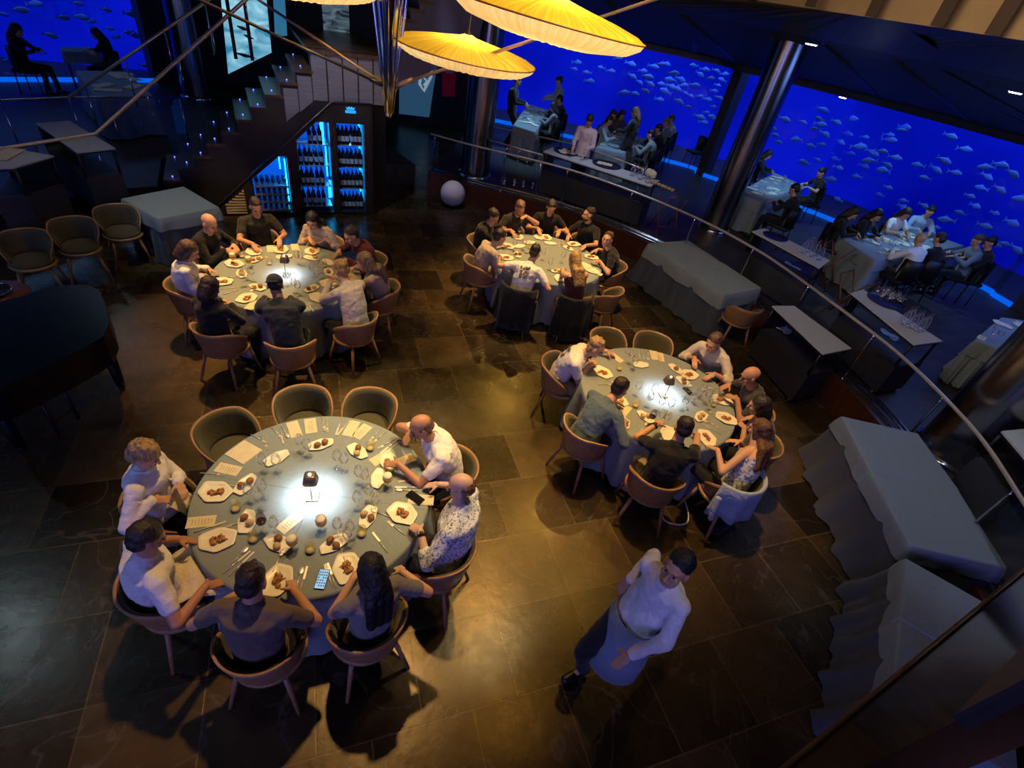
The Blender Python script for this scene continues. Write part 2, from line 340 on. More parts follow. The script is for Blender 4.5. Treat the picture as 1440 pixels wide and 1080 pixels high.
# curved platform balustrade
bal=thing('balustrade','polished handrail with slim posts curving along the raised platform edge','railing',edge[20])
MB().tube(rail,.021,10).build('handrail',M['railm'],bal,world=True)
acc=0
for i in range(1,len(rail)-1):
    acc+=(rail[i]-rail[i-1]).length
    if acc>1.25 or i==1:
        acc=0; q=edge[i]; MB().tube([q+Vector((0,0,ZP)),q+Vector((0,0,RZ-.1)),rail[i]],[.013,.013,.01],8).box(q+Vector((0,0,ZP+.03)),(.05,.05,.06)).build('post',M['chrome'],bal,world=True)
b=MB()
b.rings([[e+n*.02+Vector((0,0,ZP+.06)),e+n*.02+Vector((0,0,RZ-.12))] for e,n in zip(edge,out)],0,False,False)
b.build('glass_panel',M['pane2'],bal,world=True)
br=thing('service_railing','thin steel rails running behind the long serving counter','railing',at(813,204,1.3)*1)
for pts in ([(688,177,1.45),(813,204,1.45),(882,229,1.45),(905,238,1.45)],[(685,196,1.3),(763,218,1.3)]):
    P_=[at(*p) for p in pts]; MB().tube(P_,.016,8).build('rail',M['railm'],br,world=True)
    for p in (P_[0],P_[-1]): MB().tube([(p.x,p.y,ZP),p],.012,6).build('post',M['chrome'],br,world=True)
# ---- aquarium windows
def offs(pts,d):
    o=[]
    for i,p in enumerate(pts):
        t=(pts[min(i+1,len(pts)-1)]-pts[max(i-1,0)]); t.z=0; t.normalize(); o.append(p+Vector((-t.y,t.x,0))*d)
    return o
def wall_ribbon(pts,z0,z1,m_,name): 
    return struct(MB().rings([[Vector((p.x,p.y,z0)),Vector((p.x,p.y,z1))] for p in pts],0,False,False,False).build(name,m_))
ZT=3.2
AQL=[Vector((-16.2,7.4,0)),at(40,115,ZP),at(220,116,ZP)]
for p in AQL: p.z=0
n_=1
for pts in (spline(AQ1,5),spline(AQ2,6),spline(AQL,5)):
    g=MB().rings([[Vector((p.x,p.y,ZP)),Vector((p.x,p.y,ZT))] for p in pts],0,False,False,False).build('window_%d'%n_,M['aqglass']); struct(g)
    b=ribbon(pts,ZP,ZP+.10,.03); b.build('sill',M['blueglow'],g)
    b=ribbon(pts,ZT-.04,ZT+.02,.05); b.build('window_frame',M['dark2'],g)
    far=offs(pts,3.2); e0=(far[0]-far[1]).normalized()*2.5; e1=(far[-1]-far[-2]).normalized()*2.5
    far=[far[0]+e0]+far+[far[-1]+e1]
    w_=MB().rings([[Vector((p.x,p.y,-.5)),Vector((p.x,p.y,3.9))] for p in far],0,False,False).build('aquarium_water',M['water'])
    tag(w_,['deep blue lit sea water of the middle tank behind the long glass','deep blue lit sea water of the right tank behind the curved glass','deep blue lit sea water of the tank at the far left'][n_-1],'water',kind='stuff')
    n_+=1
# piers beside the panes
def pier(a,b_,name,z1=ZT+.4,th=.5):
    d=(b_-a).normalized(); n=Vector((-d.y,d.x,0)); P_=[a,b_,b_+n*th,a+n*th]; struct(MB().extr([Vector((p.x,p.y,0)) for p in P_],z1).build(name,M['dark']))
pier(AQ1[-1],AQ2[0],'wall_middle_pier',z1=4.3)
pier(AQ2[-1],AQ2[-1]+Vector((2.2,-3.2,0)),'wall_right_pier',z1=4.3)
pier(AQ2[-1]+Vector((2.2,-3.2,0)),Vector((13.5,0,0)),'wall_right',z1=4.3)
dl=(AQL[-1]-AQL[-2]).normalized(); 
pier(AQL[-1],AQL[-1]+dl*.9,'wall_left_pier',z1=6.5); pier(AQL[-1]+dl*.9,Vector((-8.6,17.6,0)),'wall_back_left',z1=6.5)
pier(Vector((-8.6,17.6,0)),Vector((-2.9,17.9,0)),'wall_back',z1=6.5)
# above the panes: fascia, sloped soffit, ceiling edge and the tan upper storey
top=spline(AQ1,4)+spline(AQ2,4); top=[top[0]+Vector((-4,0,0))]+top+[top[-1]+Vector((1.6,-2.4,0)),top[-1]+Vector((3,-6,0))]
in1=offs(top,-.35); in2=offs(top,-.8); in3=offs(top,-5.2)
def zz(P_,z): return [Vector((p.x,p.y,z)) for p in P_]
def strip(A,B,name,m_):
    return struct(MB().rings([[a,b_] for a,b_ in zip(A,B)],0,False,False,False).build(name,m_))
strip(zz(top,ZT),zz(in1,ZT),'trim_6',M['dark2'])
strip(zz(offs(top,.03),ZT),zz(offs(top,.03),4.9),'wall_light_block',M['dark'])  # unseen strip added to keep tank lamp light out of the room
strip(zz(in1,ZT),zz(in1,ZT+.12),'trim_7',M['soffit'])
strip(zz(in1,ZT+.12),zz(in3,4.18),'ceiling_slope',M['dark'])
ed=[at(1000,-9,4.5),at(1059,0,4.5),at(1200,21,4.5),at(1320,39,4.5),at(1440,57,4.5)]
ed=[ed[0]+(ed[0]-ed[1])*3]+ed+[ed[-1]+(ed[-1]-ed[-2])*2.5]
# ceiling between the slope and the tan edge
a_=zz(in3,4.18); 
def resample(P_,n):
    L_=[0]
    for i in range(1,len(P_)): L_.append(L_[-1]+(P_[i]-P_[i-1]).length)
    o=[]
    for k in range(n):
        t=L_[-1]*k/(n-1); i=max(j for j in range(len(L_)) if L_[j]<=t+1e-9); i=min(i,len(P_)-2)
        o.append(P_[i].lerp(P_[i+1],(t-L_[i])/(L_[i+1]-L_[i])))
    return o
ra=resample(a_,70); rb=resample(ed,70)
strip(ra,rb,'ceiling_lower',M['soffit'])
strip(rb,[p+Vector((0,0,1.6)) for p in rb],'wall_upper',M['tan'])
# dark dividers on the slope and brown ones on the tan fascia
A1=zz(in1,ZT+.12); A3=zz(in3,4.18)
for k in range(2,len(A1)-1,2):
    struct(MB().tube([A1[k]+Vector((0,0,.05)),A1[k].lerp(A3[k],.93)+Vector((0,0,.05))],.09,4).build('trim_%d'%(10+k),M['black']))
k=40
for u,v in [(1140,10),(1226,24),(1320,38),(1398,50),(1060,0)]:
    p=at(u,v,4.5); d=(ed[3]-ed[2]).normalized(); n=Vector((d.y,-d.x,0))
    if n.dot(p)>0: n=-n
    struct(MB().box(p+Vector((0,0,.8))+n*.02,(.17,.03,1.6),(d,n,Vector((0,0,1)))).build('trim_%d'%k,M['brown'])); k+=1
# general ceiling and the walls behind the camera
struct(MB().box((-3,9,7.6),(44,40,.1)).build('ceiling',M['dark']))
struct(MB().box((-3,-7,3.5),(44,.2,8)).build('wall_front',M['dark'])); struct(MB().box((-24,9,3.5),(.2,34,8)).build('wall_left',M['dark']))
# ---- columns
def column(u,v,z1,r,label):
    p=at(u,v,ZP); t=thing('round_column',label,'column',(p.x,p.y,ZP))
    MB().lathe([(r,0),(r,z1-ZP)],40,mi=0).build('shaft',M['steelcol'],t)
    MB().lathe([(r+.05,0),(r+.05,.05),(r+.03,.07),(r,.08)],40).build('base_ring',M['chrome'],t); return t
column(667,246,6.5,.33,'polished steel column left of the long aquarium window, lit blue on its left side')
column(1003,322,4.2,.31,'polished steel column leaning to the right between the two aquarium windows')
c3=column(1338,640,4.6,.40,'large dark polished column at the right edge of the picture by the handrail')
column(278,137,6.5,.33,'dark polished column beside the left aquarium behind the stair')
# ---- glass wall at lower right, close to the camera
g0=at(1100,1080,2.2); g1=at(1440,800,2.2); gd=(g1-g0).normalized(); gn=Vector((gd.y,-gd.x,0)); g0=g0-gd*.6; g1=g1+gd*1.6
def gw(a,z,o=0.): q=g0.lerp(g1,a)+gn*o; return Vector((q.x,q.y,z))
struct(MB().extr([gw(0,2.2),gw(1,2.2),gw(1,4.0),gw(0,4.0)],.05,direction=gn).build('wall_glass_fascia',M['bronzeglass']))
for i,(z_,h_) in enumerate([(2.2,.007),(2.42,.006),(3.5,.25)]):
    struct(MB().extr([gw(0,z_,-.006),gw(1,z_,-.006),gw(1,z_+h_,-.006),gw(0,z_+h_,-.006)],.02,direction=gn).build('trim_%d'%(60+i),[M['brass'],M['brown'],M['dark2']][i]))
# ================================================================== LEFT: platform, stair, cabinet
lp=[Vector((-12.5,-1,0)),Vector((-8.6,4.0,0)),Vector((-7.55,6.3,0)),Vector((-7.2,7.55,0)),sp(-1.0,0,.05),sp(-1.0,0,1.6),sp(4,0,1.6),Vector((-8.3,17.4,0)),Vector((-11.5,16,0)),AQL[-1]+Vector((-1,1,0)),Vector((-22,10,0)),Vector((-22,-1,0))]
struct(MB().extr(lp,ZP).build('trim_70',M['plat'])); struct(MB().rings([[lp[i],lp[i]+Vector((0,0,ZP+.02))] for i in range(5)],0,False,False,False).build('trim_71',M['dark2']))
# glass screen under the left handrail
LR=[at(-60,221,1.35),at(0,210,1.35),at(135,188,1.35)]
O1=-.25
s_,z_=onp(345,0,O1); s2,z2=onp(135,188,O1)
R1=[LR[0],LR[1],sp(s2,z2,O1),sp(s_,z_,O1)]; R1.append(R1[-1]+(R1[-1]-R1[-2])*.12)
hr=thing('stair_handrail','brass handrail bending from the left platform up the near side of the stair','railing',(R1[2].x,R1[2].y,ZP))
MB().tube(R1,.026,10).build('handrail',M['brass'],hr,world=True)
for k in range(5):
    t=.12+k*.22; p=R1[2].lerp(R1[3],t); MB().tube([p,p-Vector((0,0,.28))],.010,6).build('bracket',M['chrome'],hr,world=True)
for p in (R1[0].lerp(R1[1],.5),R1[1].lerp(R1[2],.33),R1[1].lerp(R1[2],.95)): MB().tube([p,(p.x,p.y,ZP)],.012,6).build('post',M['chrome'],hr,world=True)
MB().put([(R1[0].x,R1[0].y,ZP+.05),(R1[1].x,R1[1].y,ZP+.05),(R1[2].x,R1[2].y,ZP+.05),R1[2]-Vector((0,0,.06)),R1[1]-Vector((0,0,.06)),R1[0]-Vector((0,0,.06))],[(0,1,4,5),(1,2,3,4)],0,False).build('glass_panel',M['pane'],hr,world=True)
O2=1.35; a=onp(97,137,O2); b_=onp(292,0,O2); P1=sp(a[0],a[1],O2); P2=sp(b_[0],b_[1],O2); P2=P2+(P2-P1)*.15
hr2=thing('stair_handrail','brass handrail rising along the far side of the stair','railing',(P1.x,P1.y,ZP))
MB().tube([P1,P2],.024,10).build('handrail',M['brass'],hr2,world=True)
for t in (.1,.35,.6,.85):
    p=P1.lerp(P2,t); MB().tube([p,p-Vector((0,0,.75))],.010,6).build('post',M['chrome'],hr2,world=True)
gr=thing('glass_balustrade','thin steel topped glass screen across the left platform','railing',at(100,138,1.35)*1); gr.location.z=ZP
Q=[at(-60,145,1.35),at(0,141,1.35),at(97,137,1.35),at(252,137,1.35)]
MB().tube(Q,.014,8).build('handrail',M['chrome'],gr,world=True)
for p in Q[1:]: MB().tube([p,(p.x,p.y,ZP)],.010,6).build('post',M['chrome'],gr,world=True)
MB().put([p-Vector((0,0,.03)) for p in Q]+[Vector((p.x,p.y,ZP+.04)) for p in Q],[(i,i+1,i+5,i+4) for i in range(3)],0,False).build('glass_panel',M['pane'],gr,world=True)
# stair
st=thing('staircase','dark wooden stair with blue pin lights climbing behind the wine cabinet','stairs',sp(-1,0))
steps=[(-1.09,.59)]+[(-.84+.252*k,.59+.205*(k+1)-.0) for k in range(10)]
S0=-.84
for k in range(10):
    s0=S0+.252*k; z0=.59+.205*k
    b=MB().extr([sp(s0-.03,z0,.0),sp(s0+.26,z0,.0),sp(s0+.26,z0,1.4),sp(s0-.03,z0,1.4)],-.045); b.build('tread',M['stair'],st,world=True)
    if k<9: MB().extr([sp(s0+.245,z0,.03),sp(s0+.26,z0,.03),sp(s0+.26,z0,1.37),sp(s0+.245,z0,1.37)],.17).build('riser',M['stair'],st,world=True)
    for o_ in (.16,1.2,):
        MB().ball(sp(s0+.10,z0+.012,o_+(.12 if k%2 else 0)),.010,8,6).build('step_light',M['bluedot'],st,world=True)
prof=[sp(-.87,0.46)]
for k in range(10): prof+= [sp(-.87+.252*k,.545+.205*k,.0),sp(-.87+.252*(k+1),.545+.205*k,.0)]
s_end=-.87+2.52; prof+=[sp(s_end,2.76),sp(3.02,2.76),sp(3.02,1.98),sp(1.95,1.98),sp(-.1,.2),sp(-.4,0.),sp(-.87,0)]
prof=[p+Vector((PN.x,PN.y,0))*.02 for p in prof]
MB().extr(prof,.05,direction=(PN.x,PN.y,0)).build('side_panel',M['dark2'],st,world=True)
for k,s0 in enumerate([1.66,1.92,2.18,2.44,2.7]):
    MB().extr([sp(s0+.01,1.99,.012),sp(s0+.245,1.99,.012),sp(s0+.245,2.70,.012),sp(s0+.01,2.70,.012)],.008,direction=(PN.x,PN.y,0)).build('steel_panel',M['panel'],st,world=True)
for s0,zt in ((1.18,2.14),(1.42,2.34)):
    MB().extr([sp(s0+.01,1.62+(s0-1.18)*.7,.012),sp(s0+.235,1.8+(s0-1.18)*.7,.012),sp(s0+.235,zt,.012),sp(s0+.01,zt,.012)],.008,direction=(PN.x,PN.y,0)).build('steel_panel',M['panel'],st,world=True)
MB().extr([sp(1.62,2.70,-.02),sp(3.02,2.70,-.02),sp(3.02,2.70,2.6),sp(1.62,2.70,2.6)],.06).build('landing',M['stair'],st,world=True)
# upper flight right of the mast
pp=[(546,84),(546,150),(557,127),(614,96),(672,62),(690,-20),(600,-20),(600,4),(590,4),(590,16),(578,16),(578,30),(564,30),(564,84)]
P_=[sp(*onp(u,v,.0)) for u,v in pp]
MB().extr(P_,.12,direction=(PN.x,PN.y,0)).build('upper_flight_panel',mat('violet_grey_panel',(.11,.10,.20),.4,metal=.5),st,world=True)
for u,v,w_ in ((578,30,20),(590,16,18),(602,4,18)):
    s0,z0=onp(u-14,v,0); s1,_=onp(u+8,v,0); MB().extr([sp(s0,z0,-.01),sp(s1,z0,-.01),sp(s1,z0,1.4),sp(s0,z0,1.4)],.05).build('tread',M['stair'],st,world=True)
struct(MB().extr([sp(2.66,0,.35),sp(3.0,0,.35),sp(3.0,1.97,.35),sp(2.66,1.97,.35)],.05,direction=(PN.x,PN.y,0)).build('trim_72',M['black']))  # black sheet standing in for the dark opening under the landing
# wine cabinet
wc=thing('wine_cabinet','dark wine cabinet with three blue lit glass doors under the stair','wine cabinet',sp(1.2,0)*1)
outl=[sp(-.42,0,-.12),sp(-.42,.0,-.12),sp(-.1,.2,-.12),sp(1.95,2.0,-.12),sp(2.62,2.0,-.12),sp(2.62,0,-.12)][1:]
hl=[[(.50,.05),(.50,.68),(.98,1.08),(1.12,1.08),(1.12,.05)],[(1.30,.05),(1.30,1.36),(1.66,1.68),(1.88,1.68),(1.88,.05)],[(2.0,.05),(2.0,1.68),(2.49,1.68),(2.49,.05)],[(.0,.03),(-.02,.20),(.34,.50),(.34,.03)]]
H3=[[sp(s,z,-.12) for s,z in h] for h in hl]
MB().extr(outl,.05,holes=H3,direction=(PN.x,PN.y,0)).build('door_frame',M['dark2'],wc,world=True)
MB().extr([sp(-.42,0,-.12),sp(2.62,0,-.12),sp(2.62,0,.45),sp(-.42,0,.45)],.04).build('plinth',M['dark'],wc,world=True)
MB().extr([sp(2.60,0,-.12),sp(2.64,0,-.12),sp(2.64,0,.5),sp(2.60,0,.5)],2.0).build('side_panel',M['dark2'],wc,world=True)
MB().tube([sp(-.42,-.02,-.13),sp(-.1,.22,-.13),sp(1.95,2.02,-.13),sp(2.64,2.02,-.13)],.018,6).build('edge_trim',M['dark2'],wc,world=True)
for i,h in enumerate(hl[:3]):
    s0=h[0][0]; s1=h[-1][0]
    MB().extr([sp(s,z,.36) for s,z in h],.02,direction=(PN.x,PN.y,0)).build('back_panel',M['blueglow'],wc,world=True)  # panel glows to carry the cabinet's blue interior light
    MB().extr([sp(s0-.03,.04,-.07),sp(s0-.01,.04,-.07),sp(s0-.01,.04,.36),sp(s0-.03,.04,.36)],h[1][1]).build('partition',M['dark2'],wc,world=True)
    MB().extr([sp(s1+.01,.04,-.07),sp(s1+.03,.04,-.07),sp(s1+.03,.04,.36),sp(s1+.01,.04,.36)],h[-2][1]).build('partition',M['dark2'],wc,world=True)
    MB().put([sp(s,z,-.105) for s,z in h],[tuple(range(len(h)))],0,False).build('glass_pane',M['pane'],wc,world=True)
    MB().tube([sp(s,z,-.125) for s,z in h+[h[0]]],.008,6).build('pane_trim',M['dark2'],wc,world=True)
for s0,z0,z1 in ((1.78,1.22,1.66),(1.85,.18,.52),(1.84,.6,1.15),(1.0,.72,1.06),(1.09,.1,.9),(2.47,.1,1.6)):
    big=s0 in(1.78,1.85); MB().extr([sp(s0,z0,.3),sp(s0+(.055 if big else .02),z0,.3),sp(s0+(.055 if big else .02),z1,.3),sp(s0,z1,.3)],.02,direction=(PN.x,PN.y,0)).build('light_strip',M['bluestrip'],wc,world=True)
def bottle_mesh(lab=True):
    b=MB().lathe([(.001,0),(.036,0),(.037,.01),(.037,.19),(.033,.215),(.015,.25),(.0135,.3),(.001,.3)],10)
    b.lathe([(.0378,.06),(.0378,.15)],10,mi=1); return b.mesh('wine_bottle',[M['bottle'],M['label'] if lab else M['bottle']])
BM=bottle_mesh(); BM2=bottle_mesh(False)
def bottle(p,lie,lab,grp,me):
    o=bpy.data.objects.new('wine_bottle',me); COL.objects.link(o); o.location=p
    if lie:
        o.rotation_euler=(PI/2,0,math.atan2(PN.y,PN.x)-PI/2)
    else: o.rotation_euler=(0,0,rnd.random()*6)
    tag(o,lab,'wine bottle',grp,same=True)
def shelf(s0,s1,z,nm='shelf',o0=-.06):
    MB().extr([sp(s0,z,o0),sp(s1,z,o0),sp(s1,z,.35),sp(s0,z,.35)],.012).build(nm,M['steel'] ,wc,world=True)
for r,(z_) in enumerate((.36,.69,1.0,1.31)):
    zb=[.06,.56,.90,1.28][r]
for nm,s0,s1,zs in (('middle',1.31,1.76,(.14,.52,.90,1.27)),('right',2.01,2.48,(.06,.48,.88,1.28))):
    for r,z in enumerate(zs):
        if z>.1: shelf(s0,s1+(.1 if nm=='middle' else 0),z)
        for row,o_ in enumerate((.0,.12)):
            n=6 if nm=='right' else 5
            for k in range(n):
                s=s0+.05+(s1-s0-.09)*k/(n-1)+rnd.uniform(-.008,.008)
                if nm=='middle' and z+.30>1.36+(s-1.30)*.89: continue
                bottle(sp(s,z+.012,o_),False,'dark wine bottle with pale label standing on the %s shelf behind the %s cabinet door'%(['lowest','second','third','top'][r],nm),'standing bottles, %s cabinet door, %s shelf'%(nm,['lowest','second','third','top'][r]),BM)
for r,z in enumerate((.10,.245,.39,.535)):
    shelf(.53,1.08,z-.03); MB().extr([sp(.52,z-.035,-.07),sp(1.09,z-.035,-.07),sp(1.09,z+.0,-.07),sp(.52,z+.0,-.07)],.012,direction=(PN.x,PN.y,0)).build('shelf_lip',M['steel'],wc,world=True)
    for k in range(6): 
        s=.57+.095*k
        if z+.08>.68+(s-.5)*.8: continue
        bottle(sp(s,z+.028,.34),True,'dark wine bottle lying on the %s rack behind the left cabinet door'%['lowest','second','third','top'][r],'lying bottles, left cabinet door, %s rack'%['lowest','second','third','top'][r],BM2)
for k in range(5): bottle(sp(1.36+.1*k,.045+.04,.3),True,'dark wine bottle lying at the bottom of the middle cabinet door','lying bottles at the bottom of the middle cabinet',BM2)
# louvre and the lit sign
lv=[]
for k in range(9):
    z=.05+.05*k; s0=-.0+max(0,(z-.20)*1.2) ; MB().extr([sp(s0,z,-.14),sp(.335,z,-.14),sp(.335,z+.018,-.10),sp(s0,z+.018,-.10)],.005).build('louvre_slat',M['brass'],wc,world=True)
sg=MB(); 
for s,z,w_,h_ in ((2.17,1.855,.18,.045),):
    sg.extr([sp(s,z,-.128),sp(s+w_,z,-.128),sp(s+w_,z+h_,-.128),sp(s,z+h_,-.128)],.006,direction=(PN.x,PN.y,0))
cr=[(2.20,1.912),(2.32,1.912),(2.34,1.955),(2.305,1.935),(2.285,1.965),(2.26,1.94),(2.235,1.965),(2.215,1.935),(2.18,1.955)]
sg.extr([sp(s,z,-.128) for s,z in cr],.006,direction=(PN.x,PN.y,0)); 
sgn=sg.build('lit_sign',M['signblue'],wc,world=True)
b=MB()
for k in range(8): b.extr([sp(2.182+.021*k,1.863,-.132),sp(2.188+.021*k,1.863,-.132),sp(2.188+.021*k,1.892,-.132),sp(2.182+.021*k,1.892,-.132)],.003,direction=(PN.x,PN.y,0))
b.build('sign_lettering',M['dark2'],wc,world=True)
# picture panels behind the stair
def picpanel(px,o_,mt,label):
    P_=[sp(*onp(u,v,o_),o_) for u,v in px]; t=thing('picture_panel',label,'picture',(P_[0].x,P_[0].y,min(p.z for p in P_)))
    MB().extr(P_,.04,direction=(PN.x,PN.y,0)).build('panel',mt,t,world=True); return t,P_
def picmat(name,c1,c2,s,sc=1.6):
    mt,t,b=nt(name); L=t.links; tc=add(t,'ShaderNodeTexCoord'); n=add(t,'ShaderNodeTexNoise'); n.inputs['Scale'].default_value=sc; n.inputs['Detail'].default_value=5; n.inputs['Distortion'].default_value=1
    mp=add(t,'ShaderNodeMapping'); mp.inputs['Scale'].default_value=(1,1,2.2); L.new(tc.outputs['Object'],mp.inputs[0]); L.new(mp.outputs[0],n.inputs['Vector'])
    r=add(t,'ShaderNodeValToRGB'); e=r.color_ramp.elements; e[0].position=.36; e[1].position=.64; e[0].color=(*c1,1); e[1].color=(*c2,1)
    L.new(n.outputs['Fac'],r.inputs[0]); L.new(r.outputs[0],b.inputs['Emission Color']); b.inputs['Emission Strength'].default_value=s; b.inputs['Base Color'].default_value=(.02,.02,.02,1); return mt
t,P_=picpanel([(308,-30),(321,104),(382,74),(372,-30)],2.0,picmat('backlit_reef_picture',(.02,.22,.38),(.34,.68,.82),1.0),'tall backlit picture of pale blue sea bed behind the stair')
for c,L_ in (((342,40),.2),((350,52),.16),((345,78),.34)):
    b=MB()
    s_,z_=onp(*c,1.99); b.tube([sp(s_-L_/2,z_+.03,1.97),sp(s_,z_,1.97),sp(s_+L_/2,z_-.02,1.97)],[.01,.035,.004],6); b.build('pictured_fish',MATS.get('dark_teal_ink') or mat('dark_teal_ink',(.01,.04,.07),.6),t,world=True)
picpanel([(384,-10),(387,52),(404,50),(400,-10)],2.1,emi('backlit_blue_panel',(.03,.20,.38),.7),'narrow backlit blue panel right of the tall sea bed picture')
picpanel([(452,-5),(456,50),(492,48),(490,-5)],2.4,picmat('backlit_cloudy_picture',(.004,.012,.02),(.15,.24,.30),.7,3.),'dark backlit picture of a cloudy water surface above the landing')
for i,(u,v) in enumerate([(330,70),(352,62)]):
    s_,z_=onp(u,v,1.2); struct(MB().tube([sp(s_,2.3,1.2),sp(s_,5.4,1.2)],.03,8).build('trim_%d'%(80+i),M['dark2']))
b=MB()
# back wall door, red board
def onwall(u,v,y=17.45):
    r=ray(u,v); t=y/r[1]; return Vector((r[0]*t,y,EYE+r[2]*t))
dr=MB().extr([onwall(561,160),onwall(603,165),onwall(614,92),onwall(562,92)],.06,direction=(0,1,0)).build('door_1',mat('blue_backlit_glass_door',(.04,.06,.09),.25,emit=(.05,.16,.32),es=.35)); struct(dr)
b=MB(); 
pts=[(598,96),(607,88),(606,108),(596,128),(590,118),(592,104)]
b.tube([onwall(u,v,17.40) for u,v in pts+[pts[0]]],.045,6); b.tube([onwall(595,108,17.38),onwall(600,114,17.38),onwall(596,120,17.38)],.03,6); b.build('door_emblem',mat('white_emblem',(.5,.6,.65),.5,emit=(.4,.55,.65),es=.5),dr)
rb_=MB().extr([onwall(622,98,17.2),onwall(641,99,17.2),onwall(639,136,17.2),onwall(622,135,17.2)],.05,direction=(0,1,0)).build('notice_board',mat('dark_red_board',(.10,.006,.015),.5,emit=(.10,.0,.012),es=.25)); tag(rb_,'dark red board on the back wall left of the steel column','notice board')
MB().extr([onwall(627,97,17.15),onwall(637,97,17.15),onwall(637,103,17.15),onwall(627,103,17.15)],.03,direction=(0,1,0)).build('notice_paper',M['label'],rb_)
# mast with its ribs and struts
tip=atd(547,165,6.2); zt=tip.z
MS=1.3
ms=thing('hanging_mast','polished steel mast tapering to a point above the rear left table','mast',tip)
def mr(z): return .02+(z-zt)*.105
zs=[zt,zt+.12,zt+.5,zt+1.1,zt+2.0]
b=MB().lathe([(.012*MS,0),(.03*MS,.02),(.05*MS,.35),(.06*MS,.75),(.11*MS,1.3),(.16*MS,2.2),(.2*MS,3.)],24); b.build('shaft',M['chrome'],ms)
for k in range(8):
    a=2*PI*k/8+.2; MB().tube([(math.cos(a)*r*MS,math.sin(a)*r*MS,z) for r,z in ((.035,.05),(.075,.5),(.13,1.1),(.20,1.8),(.30,3.))],[.010,.013,.016,.02,.02],8).build('tube',M['chrome'],ms)
node=tip+Vector((0,0,.32))
for u,v,d,m_ in ((238,-20,5.6,'dark2'),(352,-8,6.8,'copper'),(960,-14,5.4,'copper')):
    e=atd(u,v,d); MB().tube([node.lerp(e,.02),e],.018,8).build('strut',M[m_],ms,world=True)
    MB().tube([node.lerp(e,.02),node.lerp(e,.09)],.03,8).build('strut_socket',M[m_],ms,world=True)
# pleated fabric lamp shades (shallow dishes)
def pend(c,R_,tilt,label):
    t=thing('pendant_shade',label,'lampshade',c); t.rotation_euler=tilt
    n=72; prof_t=[(.03,.20),(.12,.155),(.35,.115),(.65,.07),(.9,.02),(1.,-.02)]
    def ring(r,z,ph): return [Vector((r*math.cos(2*PI*j/n)*(1+ph*.006*(j%2)),r*math.sin(2*PI*j/n)*(1+ph*.006*(j%2)),z+ph*(.006 if j%2 else -.006))) for j in range(n)]
    MB().rings([ring(r*R_,z*R_,1 if 0<i<5 else 0) for i,(r,z) in enumerate(prof_t)],0,False).build('fabric_top',M['shade'],t)
    MB().rings([ring(r*R_,z*R_,1 if i in(1,2,3) else 0) for i,(r,z) in enumerate([(1.,-.02),(.97,-.07),(.85,-.14),(.5,-.2),(.02,-.22)])],0,False).build('fabric_underside',M['shadeunder'],t)
    MB().tube([(R_*math.cos(2*PI*j/48),R_*math.sin(2*PI*j/48),-.02*R_) for j in range(49)],.008,6).build('rim',mat('amber_rim',(.45,.22,.05),.5) if 'amber_rim' not in MATS else MATS['amber_rim'],t)
    MB().lathe([(.001,.18*R_),(.045,.18*R_),(.045,.21*R_),(.015,.24*R_),(.012,.9)],12).build('hanger',M['dark2'],t)
    l=bpy.data.lights.new('shade_bulb','POINT'); l.energy=50; l.color=(1.,.9,.68); l.shadow_soft_size=.12; o=bpy.data.objects.new('shade_bulb',l); COL.objects.link(o); o.parent=t; o.location=(0,0,-.05)
    return t
pend(atd(775,22,4.6),.90,(math.radians(-1),math.radians(4),0),'largest yellow pleated lampshade at the top of the picture')
pend(atd(656,71,6.0),.84,(math.radians(0),math.radians(3),0),'yellow pleated lampshade partly behind the mast')
pend(atd(428,-34,5.2),.80,(math.radians(4),0,0),'yellow pleated lampshade cut by the top edge left of the mast')
# ================================================================== CHAIRS
def shell_grid(rad_off,zlo,zhi_off,n=36,m=7,a0=118,inset=0.):
    R=[]
    for i in range(n+1):
        a=math.radians(-a0+inset+(2*(a0-inset))*i/n); t=abs(a)/math.radians(a0)
        zt=.765-.20*max(0,(t-.42)/.58)**1.5+zhi_off
        row=[]
        for j in range(m):
            z=zlo+(zt-zlo)*j/(m-1); r=.215+.075*((z-.42)/.34)**.8*(1.0) if z>.42 else .215
            r+=rad_off; row.append(Vector((r*math.sin(a),-r*math.cos(a)*1.0,z)))
        R.append(row)
    return R
def make_chair(label):
    t=thing('barrel_chair',label,'chair')
    o=shell_grid(0,.41,0); i_=shell_grid(-.016,.41,0)
    R=[a+b[::-1] for a,b in zip(o,i_)]
    MB().rings(R,0,True,True).build('backrest',M['oak'],t)
    o2=shell_grid(-.017,.46,-.012,inset=3); i2=shell_grid(-.036,.46,-.02,inset=3)
    MB().rings([a+b[::-1] for a,b in zip(o2,i2)],0,True,True).build('backrest_padding',M['olive'],t)
    MB().lathe([(.001,.405),(.235,.405),(.248,.415),(.248,.435),(.235,.445),(.001,.445)],32,(0,.02,0)).build('seat_frame',M['oak'],t)
    MB().lathe([(.001,.445),(.225,.445),(.232,.46),(.22,.478),(.15,.486),(.001,.488)],32,(0,.02,0)).build('seat',M['olive'],t)
    for x in (-1,1):
        for y in (-1,1): MB().tube([(x*.15,y*.15+.02,.41),(x*.235,y*.23+.01,.0)],[.021,.014],10).build('leg',M['oak'],t)
    return t
PROTO=None
def chair(x,y,face,label,group=None,z=0):
    global PROTO
    if PROTO is None: PROTO=make_chair(label); t=PROTO
    else: t=copy_tree(PROTO)
    t.location=(x,y,z); t.rotation_euler=(0,0,face-PI/2); t['label']=label
    if group: t['group']=group
    return t
